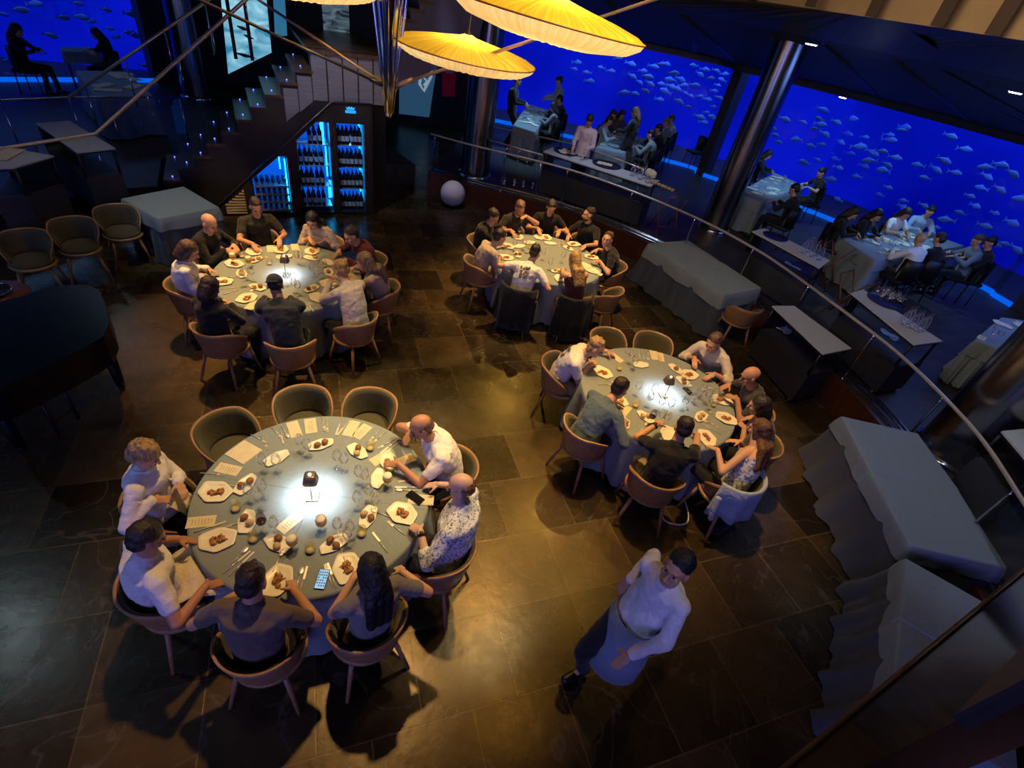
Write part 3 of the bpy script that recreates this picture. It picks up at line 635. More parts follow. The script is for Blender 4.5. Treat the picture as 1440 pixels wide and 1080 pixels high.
# ================================================================== TABLES
TC={1:(-1.377,2.478),2:(.153,7.795),3:(1.676,4.743),4:(-3.132,5.671)}
TN={1:'nearest table',2:'far middle table',3:'right table',4:'rear left table'}
TR=.9; TZ=.755
def round_table(k,seam):
    cx,cy=TC[k]; t=thing('round_table','wooden round table under the cloth of the '+TN[k],'table',(cx,cy,0),group='round dining tables')
    MB().lathe([(.001,.715),(.88,.715),(.88,.745),(.001,.745)],48).build('tabletop',M['oak'],t)
    MB().lathe([(.001,0),(.32,0),(.32,.03),(.05,.06),(.04,.715),(.001,.715)],24).build('pedestal',M['dark2'],t)
    n=180; ph=rnd.random()*6
    def ring(r,z,f): 
        o=[]
        for j in range(n):
            a=2*PI*j/n; q=r+f*(.035*math.sin(9*a+ph)+.022*math.sin(17*a+2*ph)+.012*math.sin(31*a))
            o.append(Vector((q*math.cos(a),q*math.sin(a),z)))
        return o
    R=[ring(r,TZ,0) for r in (.01,.3,.6,.85,TR-.012)]+[ring(TR,TZ-.004,0),ring(TR+.008,TZ-.02,0),ring(TR+.010,.66,.15),ring(TR+.02,.5,.6),ring(TR+.04,.3,1),ring(TR+.055,.06,1.3)]
    cl=MB().rings(R,0,False).build('tablecloth',M['cloth'],origin=(cx,cy,0)) if False else None
    b=MB().rings(R,0,False); cl=b.build('tablecloth',M['cloth']); cl.location=(cx,cy,0)
    if seam:
        q=MB()
        for a in seam:
            d=Vector((math.cos(a),math.sin(a),0)); q.tube([d*-.88+Vector((0,0,TZ)),d*.88+Vector((0,0,TZ))],.0022,6)
        q.build('ironed_crease',M['cloth'],cl)
    tag(cl,'blue-grey cloth covering the '+TN[k],'tablecloth','round tablecloths'); return cl
round_table(1,[math.radians(92),math.radians(3)]); round_table(2,[]); round_table(3,[]); round_table(4,[])
def quad_cloth(name,px,z,label,cat='tablecloth',over=.26,skirt=None,m_='cloth',zfloor=0.,sk_flare=.12,raw=None,group=None,sides=(0,1,2,3)):
    """rectangular cloth over a table: px gives the four top corners (image), z the top height"""
    C=raw or [at(u,v,z) for u,v in px]
    C=[Vector((p.x,p.y,z)) for p in C]
    c=sum(C,Vector())/4; area=sum(C[i].x*C[(i+1)%4].y-C[(i+1)%4].x*C[i].y for i in range(4))
    if area<0: C=C[::-1]
    t=thing('banquet_table','table under the '+label,'table',(c.x,c.y,zfloor))
    top=[p.lerp(c,.04) for p in C]
    MB().extr([Vector((p.x,p.y,z-.035)) for p in top],.028).build('tabletop',M['oak'],t,world=True)
    for p in top:
        q=p.lerp(c,.08); MB().tube([(q.x,q.y,zfloor),(q.x,q.y,z-.035)],.018,8).build('leg',M['dark2'],t,world=True)
    N=26; per=[]
    for i in range(4):
        a=C[i]; b=C[(i+1)%4]; d=(b-a).normalized(); n=Vector((d.y,-d.x,0)); p0=(C[i]-C[i-1]).normalized(); n0=Vector((p0.y,-p0.x,0))
        for k in range(N):
            q=a.lerp(b,k/N); nn=n if k>0 else (n+n0).normalized(); per.append((q,nn,k/N,i))
    ph=rnd.random()*6; L=len(per)
    def rg(off,zf,amp,fr): 
        o=[]
        for j,(q,n,_,i) in enumerate(per):
            s=j*.9/ N; a=amp*(math.sin(s*fr+ph)+.5*math.sin(s*fr*2.3+ph*2)); zj=zf+ (amp*.5*math.sin(s*fr*.7+1) if amp else 0)
            corner=(1-min(_,1-_)*2)**6*.02 if amp else 0
            o.append(q+n*(off+a+corner)+Vector((0,0,zj-z)))
        return o
    inner=[[c.lerp(q,f)+Vector((0,0,0)) for q,_,_,_ in per] for f in (.02,.5,.97)]
    R=inner+[rg(0,z-.002,0,0),rg(.010,z-.014,0,0),rg(.018,z-over*.5,.005,9),rg(.03,z-over,.012,9)]
    cl=MB().rings(R,0,False).build(name,M[m_],origin=(c.x,c.y,zfloor)); tag(cl,label,cat,group)
    if skirt:
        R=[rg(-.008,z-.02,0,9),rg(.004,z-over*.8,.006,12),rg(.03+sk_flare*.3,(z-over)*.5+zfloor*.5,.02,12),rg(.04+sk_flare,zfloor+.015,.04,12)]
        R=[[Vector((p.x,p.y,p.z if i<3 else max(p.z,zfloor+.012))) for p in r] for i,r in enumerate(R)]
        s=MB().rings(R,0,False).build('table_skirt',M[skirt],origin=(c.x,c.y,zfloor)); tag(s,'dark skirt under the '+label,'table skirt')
    return C,c
# main floor cloth tables
def rectfix(px,z): 
    return [at(u,v,z) for u,v in px]
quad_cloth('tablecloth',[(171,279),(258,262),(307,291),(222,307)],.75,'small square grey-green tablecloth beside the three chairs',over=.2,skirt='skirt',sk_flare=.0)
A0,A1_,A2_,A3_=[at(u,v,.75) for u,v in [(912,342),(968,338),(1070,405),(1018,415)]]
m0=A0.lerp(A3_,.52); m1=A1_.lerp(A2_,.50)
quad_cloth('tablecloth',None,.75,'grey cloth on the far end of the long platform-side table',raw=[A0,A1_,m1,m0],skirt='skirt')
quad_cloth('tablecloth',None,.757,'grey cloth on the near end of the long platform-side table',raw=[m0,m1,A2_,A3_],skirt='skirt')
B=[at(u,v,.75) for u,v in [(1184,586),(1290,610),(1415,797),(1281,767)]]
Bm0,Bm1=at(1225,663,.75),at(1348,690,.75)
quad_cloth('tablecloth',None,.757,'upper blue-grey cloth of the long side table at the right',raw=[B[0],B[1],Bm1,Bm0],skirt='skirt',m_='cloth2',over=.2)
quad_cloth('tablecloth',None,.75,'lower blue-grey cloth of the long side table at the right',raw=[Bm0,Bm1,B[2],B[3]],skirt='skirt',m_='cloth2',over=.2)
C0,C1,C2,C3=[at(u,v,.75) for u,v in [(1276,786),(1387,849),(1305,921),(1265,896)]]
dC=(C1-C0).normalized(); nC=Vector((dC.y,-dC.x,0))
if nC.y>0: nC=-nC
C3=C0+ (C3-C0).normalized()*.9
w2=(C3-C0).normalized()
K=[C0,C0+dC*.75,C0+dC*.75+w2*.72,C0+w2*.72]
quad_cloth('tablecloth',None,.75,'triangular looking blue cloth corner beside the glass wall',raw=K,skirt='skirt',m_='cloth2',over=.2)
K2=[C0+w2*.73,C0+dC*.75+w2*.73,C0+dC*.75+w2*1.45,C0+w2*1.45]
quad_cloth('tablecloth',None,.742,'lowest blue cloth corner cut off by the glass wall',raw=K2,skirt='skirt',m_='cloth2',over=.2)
# platform dining tables
PT={'d':[(1035,271),(1070,284),(1131,261),(1090,243)],'e':[(1183,334),(1232,366),(1355,345),(1290,322)],'b':[(722,176),(753,186),(771,154),(742,146)],'c':[(838,207),(876,215),(912,196),(872,184)],'r':[(1372,478),(1402,490),(1448,452),(1410,446)],'l':[(107,99),(137,138),(214,133),(176,100)],'ll':[(85,66),(88,72),(140,74),(128,66)]}
PTN={'d':'blue lit table between the two steel columns','e':'large blue-grey table before the right window','b':'narrow blue lit table behind the standing waiter','c':'table by the middle aquarium window behind the counter','r':'small table at the right edge by the column','l':'dark blue table behind the left glass screen','ll':'dark table between the two silhouetted guests'}
PTC={}
for k,px in PT.items():
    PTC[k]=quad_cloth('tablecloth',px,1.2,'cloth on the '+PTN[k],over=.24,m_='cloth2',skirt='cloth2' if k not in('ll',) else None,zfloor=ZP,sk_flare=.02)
# ---- service consoles: dark cabinet with pale top and open shelf
def console(px,z,z0,label,raw=None,shelf=True,legs=False):
    C=raw or [at(u,v,z) for u,v in px]; c=sum(C,Vector())/4
    a=sum(C[i].x*C[(i+1)%4].y-C[(i+1)%4].x*C[i].y for i in range(4))
    t=thing('service_console',label,'sideboard',(c.x,c.y,z0)); D=Vector((0,0,1))
    MB().extr([Vector((p.x,p.y,z-.02)) for p in C],.02).build('top_runner',M['runner'],t,world=True)
    I=[p.lerp(c,.03) for p in C]
    def at_(p,zz_): return Vector((p.x,p.y,zz_))
    MB().extr([at_(p,z-.05) for p in I],.03).build('top',M['black'],t,world=True)
    MB().extr([at_(p,z0+.06) for p in I],max(.05,(z-z0)*.52)).build('cabinet',M['dark'],t,world=True)
    zs_=z0+.06+max(.05,(z-z0)*.52)
    for i in range(4):                       # corner posts round the open shelf
        q=I[i].lerp(c,.04); MB().tube([at_(q,zs_),at_(q,z-.05)],.02,6).build('post',M['black'],t,world=True)
    far=sorted(range(4),key=lambda i:-(I[i].length))[:2]
    e=[(I[i],I[(i+1)%4]) for i in range(4)]; e.sort(key=lambda p:-((p[0]+p[1])/2).length)
    p,q=e[0]; MB().extr([at_(p,zs_),at_(q,zs_),at_(q.lerp(c,.06),zs_),at_(p.lerp(c,.06),zs_)],z-.05-zs_).build('back_panel',M['black'],t,world=True)
    for i in range(4):
        q=I[i].lerp(c,.1); MB().ball((q.x,q.y,z0+.03),.03,8,6).build('castor',M['dark2'],t,world=True)
    return t,C,c,zs_
CON={}
CON['A']=console([(764,213),(776,207),(928,254),(915,262)],1.35,ZP,'long dark serving counter with grey top along the platform railing')
CON['E']=console([(1058,325),(1075,321),(1167,366),(1153,377)],1.35,ZP,'dark console with a round tray and carafes behind the handrail')
CON['F']=console([(1197,412),(1214,407),(1326,480),(1287,485)],1.35,ZP,'dark console crowded with glasses behind the handrail, in front of the right window')
CON['G']=console([(1409,606),(1452,602),(1500,655),(1462,668)],1.35,ZP,'dark console cut by the right edge, below the large column')
CON['D']=console([(1086,430),(1117,430),(1198,490),(1158,498)],.93,0,'dark console with white top on the lower floor right of the clothed table')
CON['L']=console([(50,173),(98,170),(162,208),(108,214)],1.35,ZP,'dark console with mauve grey top on the left platform')
CON['M']=console([(-30,238),(-2,205),(76,219),(20,235)],1.35,ZP,'dark console with a folded cloth cut by the left edge')
def xstand(u,v,z,label,m_='xwood',w=.45,h=.8,ang=0.):
    p=at(u,v,z); t=thing('tray_stand',label,'tray stand',(p.x,p.y,z),ang)
    for x in (-1,1):
        MB().tube([(x*w/2,-.22,0),(x*w/2,.22,h)],.014,6).build('leg',M[m_],t); MB().tube([(x*w/2,.22,0),(x*w/2,-.22,h)],.014,6).build('leg',M[m_],t)
    for y in (-.22,.22): MB().tube([(-w/2,y,h),(w/2,y,h)],.013,6).build('top_bar',M[m_],t)
    for y in (-.14,.14): MB().tube([(-w/2,y,.16),(w/2,y,.16)],.011,6).build('stretcher',M[m_],t)
    return t
xstand(930,325,ZP,'folding tray stand with crossed dark red legs at the end of the long counter',ang=.4)
xstand(1172,448,ZP,'folding tray stand with crossed red-brown legs between the two right consoles',ang=.7)
xstand(1150,400,ZP,'folding red-brown tray stand just behind the console with the round tray',ang=.9)
# ---- grand piano, bench, side stool at the left edge
pz=.98
pp=[(-90,520),(-90,420),(0,425),(35,416),(66,405),(100,401),(125,402),(138,409),(146,426),(152,452),(144,472),(118,488),(88,503),(50,520),(0,545),(-60,560)]
PP=[at(u,v,pz) for u,v in pp]; pc=at(40,470,0)
pn=thing('grand_piano','black lacquered grand piano cut off by the left edge','piano',(pc.x,pc.y,0))
ta=sum(PP,Vector())/len(PP)
MB().extr([Vector((p.x,p.y,pz-.33)) for p in PP],.29).build('case',M['blackgloss'],pn,world=True)
soft(MB().extr([ta.lerp(Vector((p.x,p.y,pz-.03)),1.02) for p in PP],.03).build('lid',M['blackgloss'],pn,world=True),.008)
for u,v,tu,tv in ((172,546,146,470),(32,632,-6,560),(-60,600,-80,540)):
    f=at(u,v,0); g=f+Vector((.0,.0,pz-.33)); 
    MB().tube([g,f+Vector((0,0,.12)),f+Vector((0,0,.05))],[.07,.045,.04],10).build('leg',M['blackgloss'],pn,world=True)
    MB().tube([f+Vector((-.02,0,.03)),f+Vector((.02,0,.03))],.03,10).build('castor',M['dark2'],pn,world=True)
lb=thing('piano_bench','black piano bench with thin frame in front of the grand piano','bench',at(60,600,0))
bc=at(60,592,0); 
MB().box(bc+Vector((0,0,.47)),(.62,.33,.07)).build('seat',M['blackgloss'],lb,world=True)
for x in(-1,1):
    for y in(-1,1): MB().tube([bc+Vector((x*.27,y*.12,.44)),bc+Vector((x*.27,y*.12,0))],.018,6).build('leg',M['black'],lb,world=True)
    MB().tube([bc+Vector((x*.27,-.12,.14)),bc+Vector((x*.27,.12,.14))],.012,6).build('stretcher',M['black'],lb,world=True)
sc_=at(-8,412,.80); so=thing('side_table','round red-brown side table carrying a dark dish at the left edge','side table',(sc_.x,sc_.y,0))
MB().lathe([(.001,.76),(.27,.76),(.29,.78),(.27,.80),(.001,.80)],32).build('tabletop',mat('red_leather_top',(.13,.035,.022),.5),so)
MB().lathe([(.001,0),(.2,0),(.2,.02),(.03,.05),(.03,.76),(.001,.76)],20).build('pedestal',M['black'],so)
ds=thing('round_dish','black round dish with a silver rim on the red-brown side table','dish',(sc_.x,sc_.y,.80))
MB().lathe([(.001,.0),(.12,.0),(.15,.03),(.14,.03),(.11,.01),(.001,.01)],32).build('bowl',M['black'],ds); MB().tube([(.148*math.cos(a*PI/16),.148*math.sin(a*PI/16),.032) for a in range(33)],.005,6).build('rim',M['chrome'],ds)
# ball lamp by the fascia
bp_=at(634,291,0); bl=MB().ball((0,0,.27),.27,40,24).build('globe_lamp',M['ball']); bl.location=(bp_.x,bp_.y+.1,0); tag(bl,'large white plastic globe on the floor by the platform corner','globe lamp')
# three empty chairs at the left, one by the clothed table
f3=math.radians(-28)
for (u,v),lab,fa in zip([(45,365),(112,345),(172,325)],['leftmost olive barrel chair in the row below the left platform','middle olive barrel chair in the row below the left platform','rightmost olive barrel chair in the row, next to the square table'],(-.85,-.8,-.75)):
    p=at(u,v,.46); chair(p.x,p.y,fa,lab,'empty barrel chairs in a row')
p=at(1043,438,.60); chair(p.x,p.y,math.radians(100),'oak barrel chair tucked under the long clothed table by the platform')
# ================================================================== PEOPLE
def realize(mb,name,mats,parent,voxel,smooth=3,disp=0.,dscale=.12,origin=None,fac=.5):
    """fuse overlapping closed forms into one continuous surface"""
    me=mb.mesh(name+'_src',mats); ob=bpy.data.objects.new(name+'_src',me); SC2.collection.objects.link(ob)
    md=ob.modifiers.new('r','REMESH'); md.mode='VOXEL'; md.voxel_size=voxel; md.use_smooth_shade=True
    if disp:
        tx=TEX.get(dscale)
        if tx is None:
            tx=bpy.data.textures.new('folds_%g'%dscale,'CLOUDS'); tx.noise_scale=dscale; tx.noise_depth=1; TEX[dscale]=tx
        d=ob.modifiers.new('d','DISPLACE'); d.texture=tx; d.strength=disp; d.mid_level=.5; d.texture_coords='LOCAL'
    if smooth:
        s=ob.modifiers.new('s','SMOOTH'); s.factor=fac; s.iterations=smooth
    VL2.update(); dg=VL2.depsgraph; dg.update()
    new=bpy.data.meshes.new_from_object(ob.evaluated_get(dg),depsgraph=dg); new.name=name
    SC2.collection.objects.unlink(ob); bpy.data.objects.remove(ob); bpy.data.meshes.remove(me)
    new.polygons.foreach_set('use_smooth',[True]*len(new.polygons))
    o=bpy.data.objects.new(name,new); COL.objects.link(o); o.parent=parent
    return o
SC2=bpy.data.scenes.new('workshop'); VL2=SC2.view_layers[0]; TEX={}
UP=Vector((0,0,1))
def ik(s,t,l1,l2,pole):
    d=t-s; L=d.length; mx=(l1+l2)*.995
    if L>mx: t=s+d*(mx/L); d=t-s; L=mx
    n=d.normalized(); a=(l1*l1-l2*l2+L*L)/(2*L); h=math.sqrt(max(l1*l1-a*a,0)); p=pole-n*pole.dot(n); p.normalize()
    return s+n*a+p*h,t
def person(label,hip,face,head,hands,shirt,hair='dark',style='short',sleeve='short',trouser='dark_trousers',skin=0,det=.0075,look=None,
           female=False,stand=False,feet=None,beard=False,build=1.,extra=None,glasses=False,shoes='shoe',headtilt=None,legdir=None,group=None,zf=0.,watch=False,handpitch=0.,logo=False):
    hip=Vector(hip); f=Vector((math.cos(face),math.sin(face),0)); r=Vector((f.y,-f.x,0))
    head=Vector(head); root=thing('person',label,'person',(hip.x,hip.y,zf),group=group); O=Vector((hip.x,hip.y,zf))
    S=.93 if female else 1.
    b=MB()                                                      # ---- body
    hv=(head-hip); up=hv.normalized(); look=Vector(look).normalized() if look is not None else (f*.8-UP*.55).normalized()
    nb=head-up*.17*S-look*.045; nb=nb-UP*.01                       # base of neck
    mid=(hip+nb)/2-f*.035
    def frame(i):
        d=[(mid-hip),(nb-hip),(nb-mid)][i].normalized(); y=d.cross(r).normalized()
        if y.dot(f)<0: y=-y
        return y
    sw=.185*S*build; 
    secs=[(hip-UP*.10,.13,.10,0),(hip-UP*.04,.165*S,.115,0),(hip.lerp(mid,.45),.150*S*(.92 if female else 1),.11*build,0),(mid,.150*S*(.95 if female else 1),.115*build,1),(mid.lerp(nb,.45),.165*S*build,.125*build,1),(mid.lerp(nb,.75),.17*S*build,.115*build,2),(mid.lerp(nb,.93),.12*S,.075,2),(nb,.06,.055,2)]
    def torso(g,upto=99,grow=0.,start=0):
        R=[]
        for c,w_,d_,i in secs[start:upto]:
            y=frame(i); R.append([c+r*((w_+grow)*math.cos(2*PI*j/20))+y*((d_+grow)*math.sin(2*PI*j/20)) for j in range(20)])
        g.rings(R)
    torso(b)
    y2=frame(2); sdir=(nb-mid).normalized()
    sh=[nb-sdir*.06*S+r*(s*sw*.93)-look*0+f*.0 for s in (-1,1)]  # left is -r
    for q in sh: b.cap(nb-sdir*.045,q,.06,.053*S); 
    b.cap(nb-sdir*.05,head-up*.06,.062*S,.054*S)
    arms=[]
    for si,(s,q) in enumerate(zip((-1,1),sh)):
        tgt=hands[si]
        if tgt is None: tgt=hip+f*.30+r*(s*.10)+UP*.10
        tgt=Vector(tgt); d=(tgt-q); wrist=tgt-d.normalized()*.06+UP*.025
        pole=(r*(s*.75)-f*.35-UP*.55) if not stand else (r*(s*.3)-f*.6-UP*.4)
        e,wr=ik(q,wrist,.285*S,.25*S,pole); arms.append((q,e,wr,tgt))
        b.cap(q,e,.052*S*build,.040*S); b.cap(e,wr,.041*S,.027*S)
        # hand
        hd=((tgt-wr)+ (tgt-wr).normalized()*.0); hd=hd.normalized()
        hd=(hd+(wr-e).normalized()*.8).normalized(); hd=(hd-UP*.12).normalized()
        inw=-r*s; side=(inw-hd*inw.dot(hd)).normalized(); pn_=hd.cross(side).normalized()
        if pn_.z>0: pn_=-pn_                                      # palm faces down
        hs=.92 if female else 1.
        pc_=wr+hd*.045*hs
        b.ball(pc_,(.040*hs,.050*hs,.016),12,8,(side,hd,pn_)); b.cap(wr,pc_,.024,.02)
        for k,(off,l_) in enumerate([(.027,.030),(.010,.034),(-.008,.032),(-.026,.025)]):
            p=pc_+hd*.038*hs+side*off*hs; dd=hd.copy(); c_=.35+.12*k
            for g_ in range(3):
                n_=p+dd*l_*hs*(1-.18*g_); b.cap(p,n_,.0098-.0012*g_,.009-.0012*g_,8); p=n_; dd=(dd*math.cos(c_)+pn_*math.sin(c_)).normalized()
        p=pc_-hd*.022*hs+side*.030*hs; dd=(hd*.65+side*.75+pn_*.25).normalized()
        for g_ in range(2): n_=p+dd*.032*hs; b.cap(p,n_,.0118-.001*g_,.0105-.001*g_,8); p=n_; dd=(dd+hd*.5+pn_*.35).normalized()
    # legs
    hips=[hip-UP*.05+r*(s*.085) for s in (-1,1)]; L=[]
    for i,(s,q) in enumerate(zip((-1,1),hips)):
        if stand:
            ft=Vector(feet[i]); kn,an=ik(q,ft+UP*.09,.44,.43,f); L.append((q,kn,an))
        else:
            ld=f if legdir is None else Vector(legdir[i] if isinstance(legdir,list) else legdir)
            kn=q+ld*.43*S+r*(s*.05); kn.z=max(hip.z-.07,.0)
            an=kn+ld*(-.06 if i else .05)-UP*(kn.z-zf-.09); L.append((q,kn,an))
        q,kn,an=L[-1]
        b.cap(q,kn,.085*S,.056*S); b.cap(kn,an,.054*S,.038)
        fd=f if stand else (L[-1][1]-L[-1][0]); fd=Vector((fd.x,fd.y,0)).normalized()
        b.cap(an-UP*.03,an-UP*.05+fd*.15,.035,.028)
    # head frame
    hx=look.cross(UP); hx=hx.normalized() if hx.length>1e-3 else r; hz=hx.cross(look).normalized()
    if headtilt: hz=(hz+hx*headtilt).normalized(); hx=look.cross(hz).normalized()
    ax=(hx,look,hz); K=.97 if female else 1.0
    def P(x,y,z): return head+hx*(x*K)+look*(y*K)+hz*(z*K)
    def hb(g,c,rr,n=16,m=12): g.ball(P(*c),tuple(q*K for q in rr),n,m,ax)
    hb(b,(0,-.014,.028),(.075,.096,.088),24,18); hb(b,(0,.028,-.035),(.060,.062,.080),20,14); hb(b,(0,.062,-.092),(.028,.024,.022))
    hb(b,(0,.076,.030),(.050,.016,.012)); b.cap(P(0,.086,.012),P(0,.112,-.026),.008,.0135,10); hb(b,(0,.088,-.057),(.024,.010,.009))
    for s in(-1,1): hb(b,(s*.078,-.006,-.008),(.010,.020,.032)); hb(b,(s*.040,.062,-.02),(.022,.02,.026))
    b.v=[tuple(Vector(p)-O) for p in b.v]
    body=realize(b,'body',SK[skin],root,det,2)
    def part(name,g,mt,vox,sm=4,disp=0.,ds=.12):
        g.v=[tuple(Vector(p)-O) for p in g.v]; return realize(g,name,mt,root,vox,sm,disp,ds)
    # eyes, brows, lips
    g=MB(); 
    for s in(-1,1): g.ball(P(s*.030,.079,.012),.0088,10,8,ax)
    g.build('eyes',M['eye'],root,origin=O) if False else None
    g.v=[tuple(Vector(p)-O) for p in g.v]; g.build('eyes',M['eye'],root)
    g=MB()
    for s in(-1,1): g.cap(P(s*.016,.093,.036),P(s*.046,.080,.034),.0028,.002,6)
    g.v=[tuple(Vector(p)-O) for p in g.v]; g.build('eyebrows',M['brow'],root)
    g=MB().ball(P(0,.098,-.058),(.019,.005,.006),10,6,ax); g.v=[tuple(Vector(p)-O) for p in g.v]; g.build('lips',M['lip'],root)
    # ---- clothes
    sm=CL[shirt]; gr=.013
    g=MB(); torso(g,8 if shirt not in('sundress','burgundy_top') else 6,gr+.002,0 if True else 1)
    if shirt in('sundress','burgundy_top'):
        for s in(-1,1): g.cap(mid.lerp(nb,.72)+r*s*.09+y2*.09,nb-sdir*.03+r*s*.10,.014,.012); g.cap(nb-sdir*.03+r*s*.10,mid.lerp(nb,.7)+r*s*.1-y2*.09,.012,.014)
    else:
        for q in sh: g.cap(nb-sdir*.048,q,.077,.067*S)
        g.cap(nb-sdir*.07,nb-sdir*.02,.10*S,.080)
        for (q,e,wr,tgt) in arms:
            if sleeve=='short': g.cap(q,q.lerp(e,.62),.066*S*build,.058*S)
            elif sleeve=='rolled': g.cap(q,e,.065*S*build,.055*S); g.cap(e,e.lerp(wr,.35),.055*S,.052)
            elif sleeve=='long': g.cap(q,e,.065*S*build,.053*S); g.cap(e,wr-(wr-e)*.05,.053*S,.038)
    part('shirt' if shirt!='sundress' else 'dress',g,sm,max(det*1.25,.009),4,.022 if det<.012 else .015,.09)
    if style_collar(shirt) and shirt not in('sundress',):
        g=MB(); c=nb+sdir*.012; a1=r; a2=sdir.cross(r).normalized(); R=[]
        for z_,ro in ((0,.072),(.022,.068),(.022,.062),(0,.064)): R.append([c+sdir*z_+a1*(ro*math.cos(2*PI*j/20))+a2*(ro*.95*math.sin(2*PI*j/20)) for j in range(20)])
        R.append(R[0]); g.rings(R,0,False); g.v=[tuple(Vector(p)-O) for p in g.v]; g.build('collar',sm,root)
    tm=CL[trouser]; g=MB(); g.ball(hip-UP*.04,(.178*S,.135,.115),16,10,(r,f,UP))
    for q,kn,an in L:
        g.cap(q,kn,.098*S,.070*S)
        if trouser!='skirt': g.cap(kn,an+UP*.02,.068*S,.052)
    part('trousers',g,tm if trouser in CL else CL['dark_trousers'],max(det*1.5,.011),5,.02,.1)
    for i,(q,kn,an) in enumerate(L):
        g=MB(); fd=(kn-q); fd=Vector((fd.x,fd.y,0)); fd=fd.normalized() if fd.length>.05 else f
        if stand: fd=f
        base=an-UP*.045; g.cap(base-fd*.04,base+fd*.15,.042,.036); g.cap(base,base+UP*.03,.044,.042)
        part('shoe',g,M[shoes],.010,3)
    # ---- hair
    hm=H[hair]; g=MB()
    if style in('short','crop'):
        k=0 if style=='short' else -.004
        hb(g,(0,-.030,.053),(.081+k,.098+k,.080+k),20,14); hb(g,(0,-.048,-.005),(.076+k,.064+k,.072+k),16,12)
        for q_ in range(14): a=rnd.random()*2*PI; t=rnd.random(); hb(g,(.042*math.cos(a),-.028+.055*math.sin(a),.098+.022*t),(.020,.022,.012),8,6)
    elif style=='tousled':
        hb(g,(0,-.022,.052),(.088,.104,.088),20,14); hb(g,(0,-.050,-.005),(.080,.070,.078),16,12)
        for k in range(26):
            a=rnd.random()*2*PI; t=rnd.random(); hb(g,(.075*math.cos(a)*(1-t*.4),-.022+.09*math.sin(a)*(1-t*.4),.06+.07*t),(.020,.022,.016),8,6)
    elif style=='receding':
        hb(g,(0,-.045,.012),(.0815,.070,.062),18,12); hb(g,(0,-.058,-.022),(.070,.056,.055),16,12)
        for s in(-1,1): hb(g,(s*.062,.0,.02),(.018,.035,.022),10,8)
    elif style in('long','bob','longer'):
        hb(g,(0,-.028,.050),(.086,.102,.084),20,14); ln={'bob':.10,'long':.22,'longer':.28}[style]
        back=(-look*.9+UP*.0); back=Vector((-f.x,-f.y,0))
        p0=P(0,-.055,.0); p1=P(0,-.062,-.09)
        p2=nb-UP*.0-frame(2)*.105+sdir*.02; p3=p2-sdir*(ln-.08)-frame(2)*.012
        g.cap(p0,p1,.080,.074); 
        if style!='bob':
            for o_ in(-.05,0,.05): g.cap(p1+r*o_*.7,p2+r*o_,.050,.046); g.cap(p2+r*o_,p3+r*o_*1.05,.046,.034)
        for s in(-1,1):
            g.cap(P(s*.062,.0,.03),P(s*.072,-.005,-.06),.030,.028); g.cap(P(s*.072,-.005,-.06),P(s*.066,-.02,-.09-(.05 if style!='bob' else 0)),.028,.02)
        if style=='bob': g.cap(P(0,-.05,-.06),P(0,-.04,-.11),.07,.055)
    elif style=='bun':
        hb(g,(0,-.024,.048),(.082,.099,.082),20,14); hb(g,(0,-.052,-.005),(.074,.064,.072),16,12); hb(g,(0,-.13,.05),(.035,.032,.035))
    elif style=='cap':
        hb(g,(0,-.040,.004),(.078,.072,.058),16,12)
    if g.v and style!='bald': part('hair',g,hm,max(det,.0075),2,.010,.03)
    if style=='cap':
        g=MB(); hb(g,(0,-.014,.052),(.086,.106,.082),20,14); hb(g,(-.03,-.12,.03),(.07,.06,.008),16,6); part('cap',g,CL['navy_jacket'],.008,2)
    if beard:
        g=MB(); hb(g,(0,.036,-.072),(.058,.056,.046),16,10); part('beard',g,hm,.0075,1)
    if glasses:
        g=MB()
        for s in(-1,1): g.tube([P(s*.033+.020*math.cos(a*PI/8),.103,.012+.016*math.sin(a*PI/8)) for a in range(17)],.002,5); g.tube([P(s*.053,.10,.014),P(s*.078,.0,.01)],.002,5)
        g.v=[tuple(Vector(p)-O) for p in g.v]; g.build('glasses',M['black'],root)
    if watch:
        q,e,wr,tg=arms[1 if watch=='r' else 0]; d=(wr-e).normalized(); a1=d.orthogonal().normalized(); a2=d.cross(a1); c=wr-d*.03
        g=MB(); R=[[c+d*z_+a1*(ro*math.cos(2*PI*j/20))+a2*(ro*math.sin(2*PI*j/20)) for j in range(20)] for z_,ro in((-.009,.032),(-.009,.036),(.009,.036),(.009,.032),(-.009,.032))]
        g.rings(R,0,False); g.ball(c+UP*.036,(.016,.016,.006),10,6); g.v=[tuple(Vector(p)-O) for p in g.v]; g.build('watch',M['black'],root)
    if extra: extra(dict(root=root,O=O,hip=hip,mid=mid,nb=nb,f=f,r=r,y=y2,sdir=sdir,part=part,arms=arms,L=L,frame=frame,P=P,sh=sh))
    return root
def style_collar(s): return s in('white_shirt_fabric','floral','light_beige_shirt','beige_linen','blue_chambray','dark_polo','black_fabric','navy_jacket','pale_blue_shirt','pink_shirt','grey_blue_shirt')
def head_from_px(u,v,hip,L=.64):
    """point of the pixel's sight line that lies a torso's length from the hips"""
    r=Vector(ray(u,v)); r.normalize(); o=Vector((0,0,EYE)); w=o-Vector(hip); B_=w.dot(r); C_=w.dot(w)-L*L; D_=B_*B_-C_
    if D_<0:
        p=o+r*(-B_); d=p-Vector(hip); return Vector(hip)+d.normalized()*L if d.length>L*1.35 else p
    return o+r*(-B_-math.sqrt(D_))
def seat_of(k,deg,r=1.10):
    a=math.radians(deg); return TC[k][0]+r*math.cos(a),TC[k][1]+r*math.sin(a),a+PI
SEATD={1:{},2:{},3:{},4:{}}
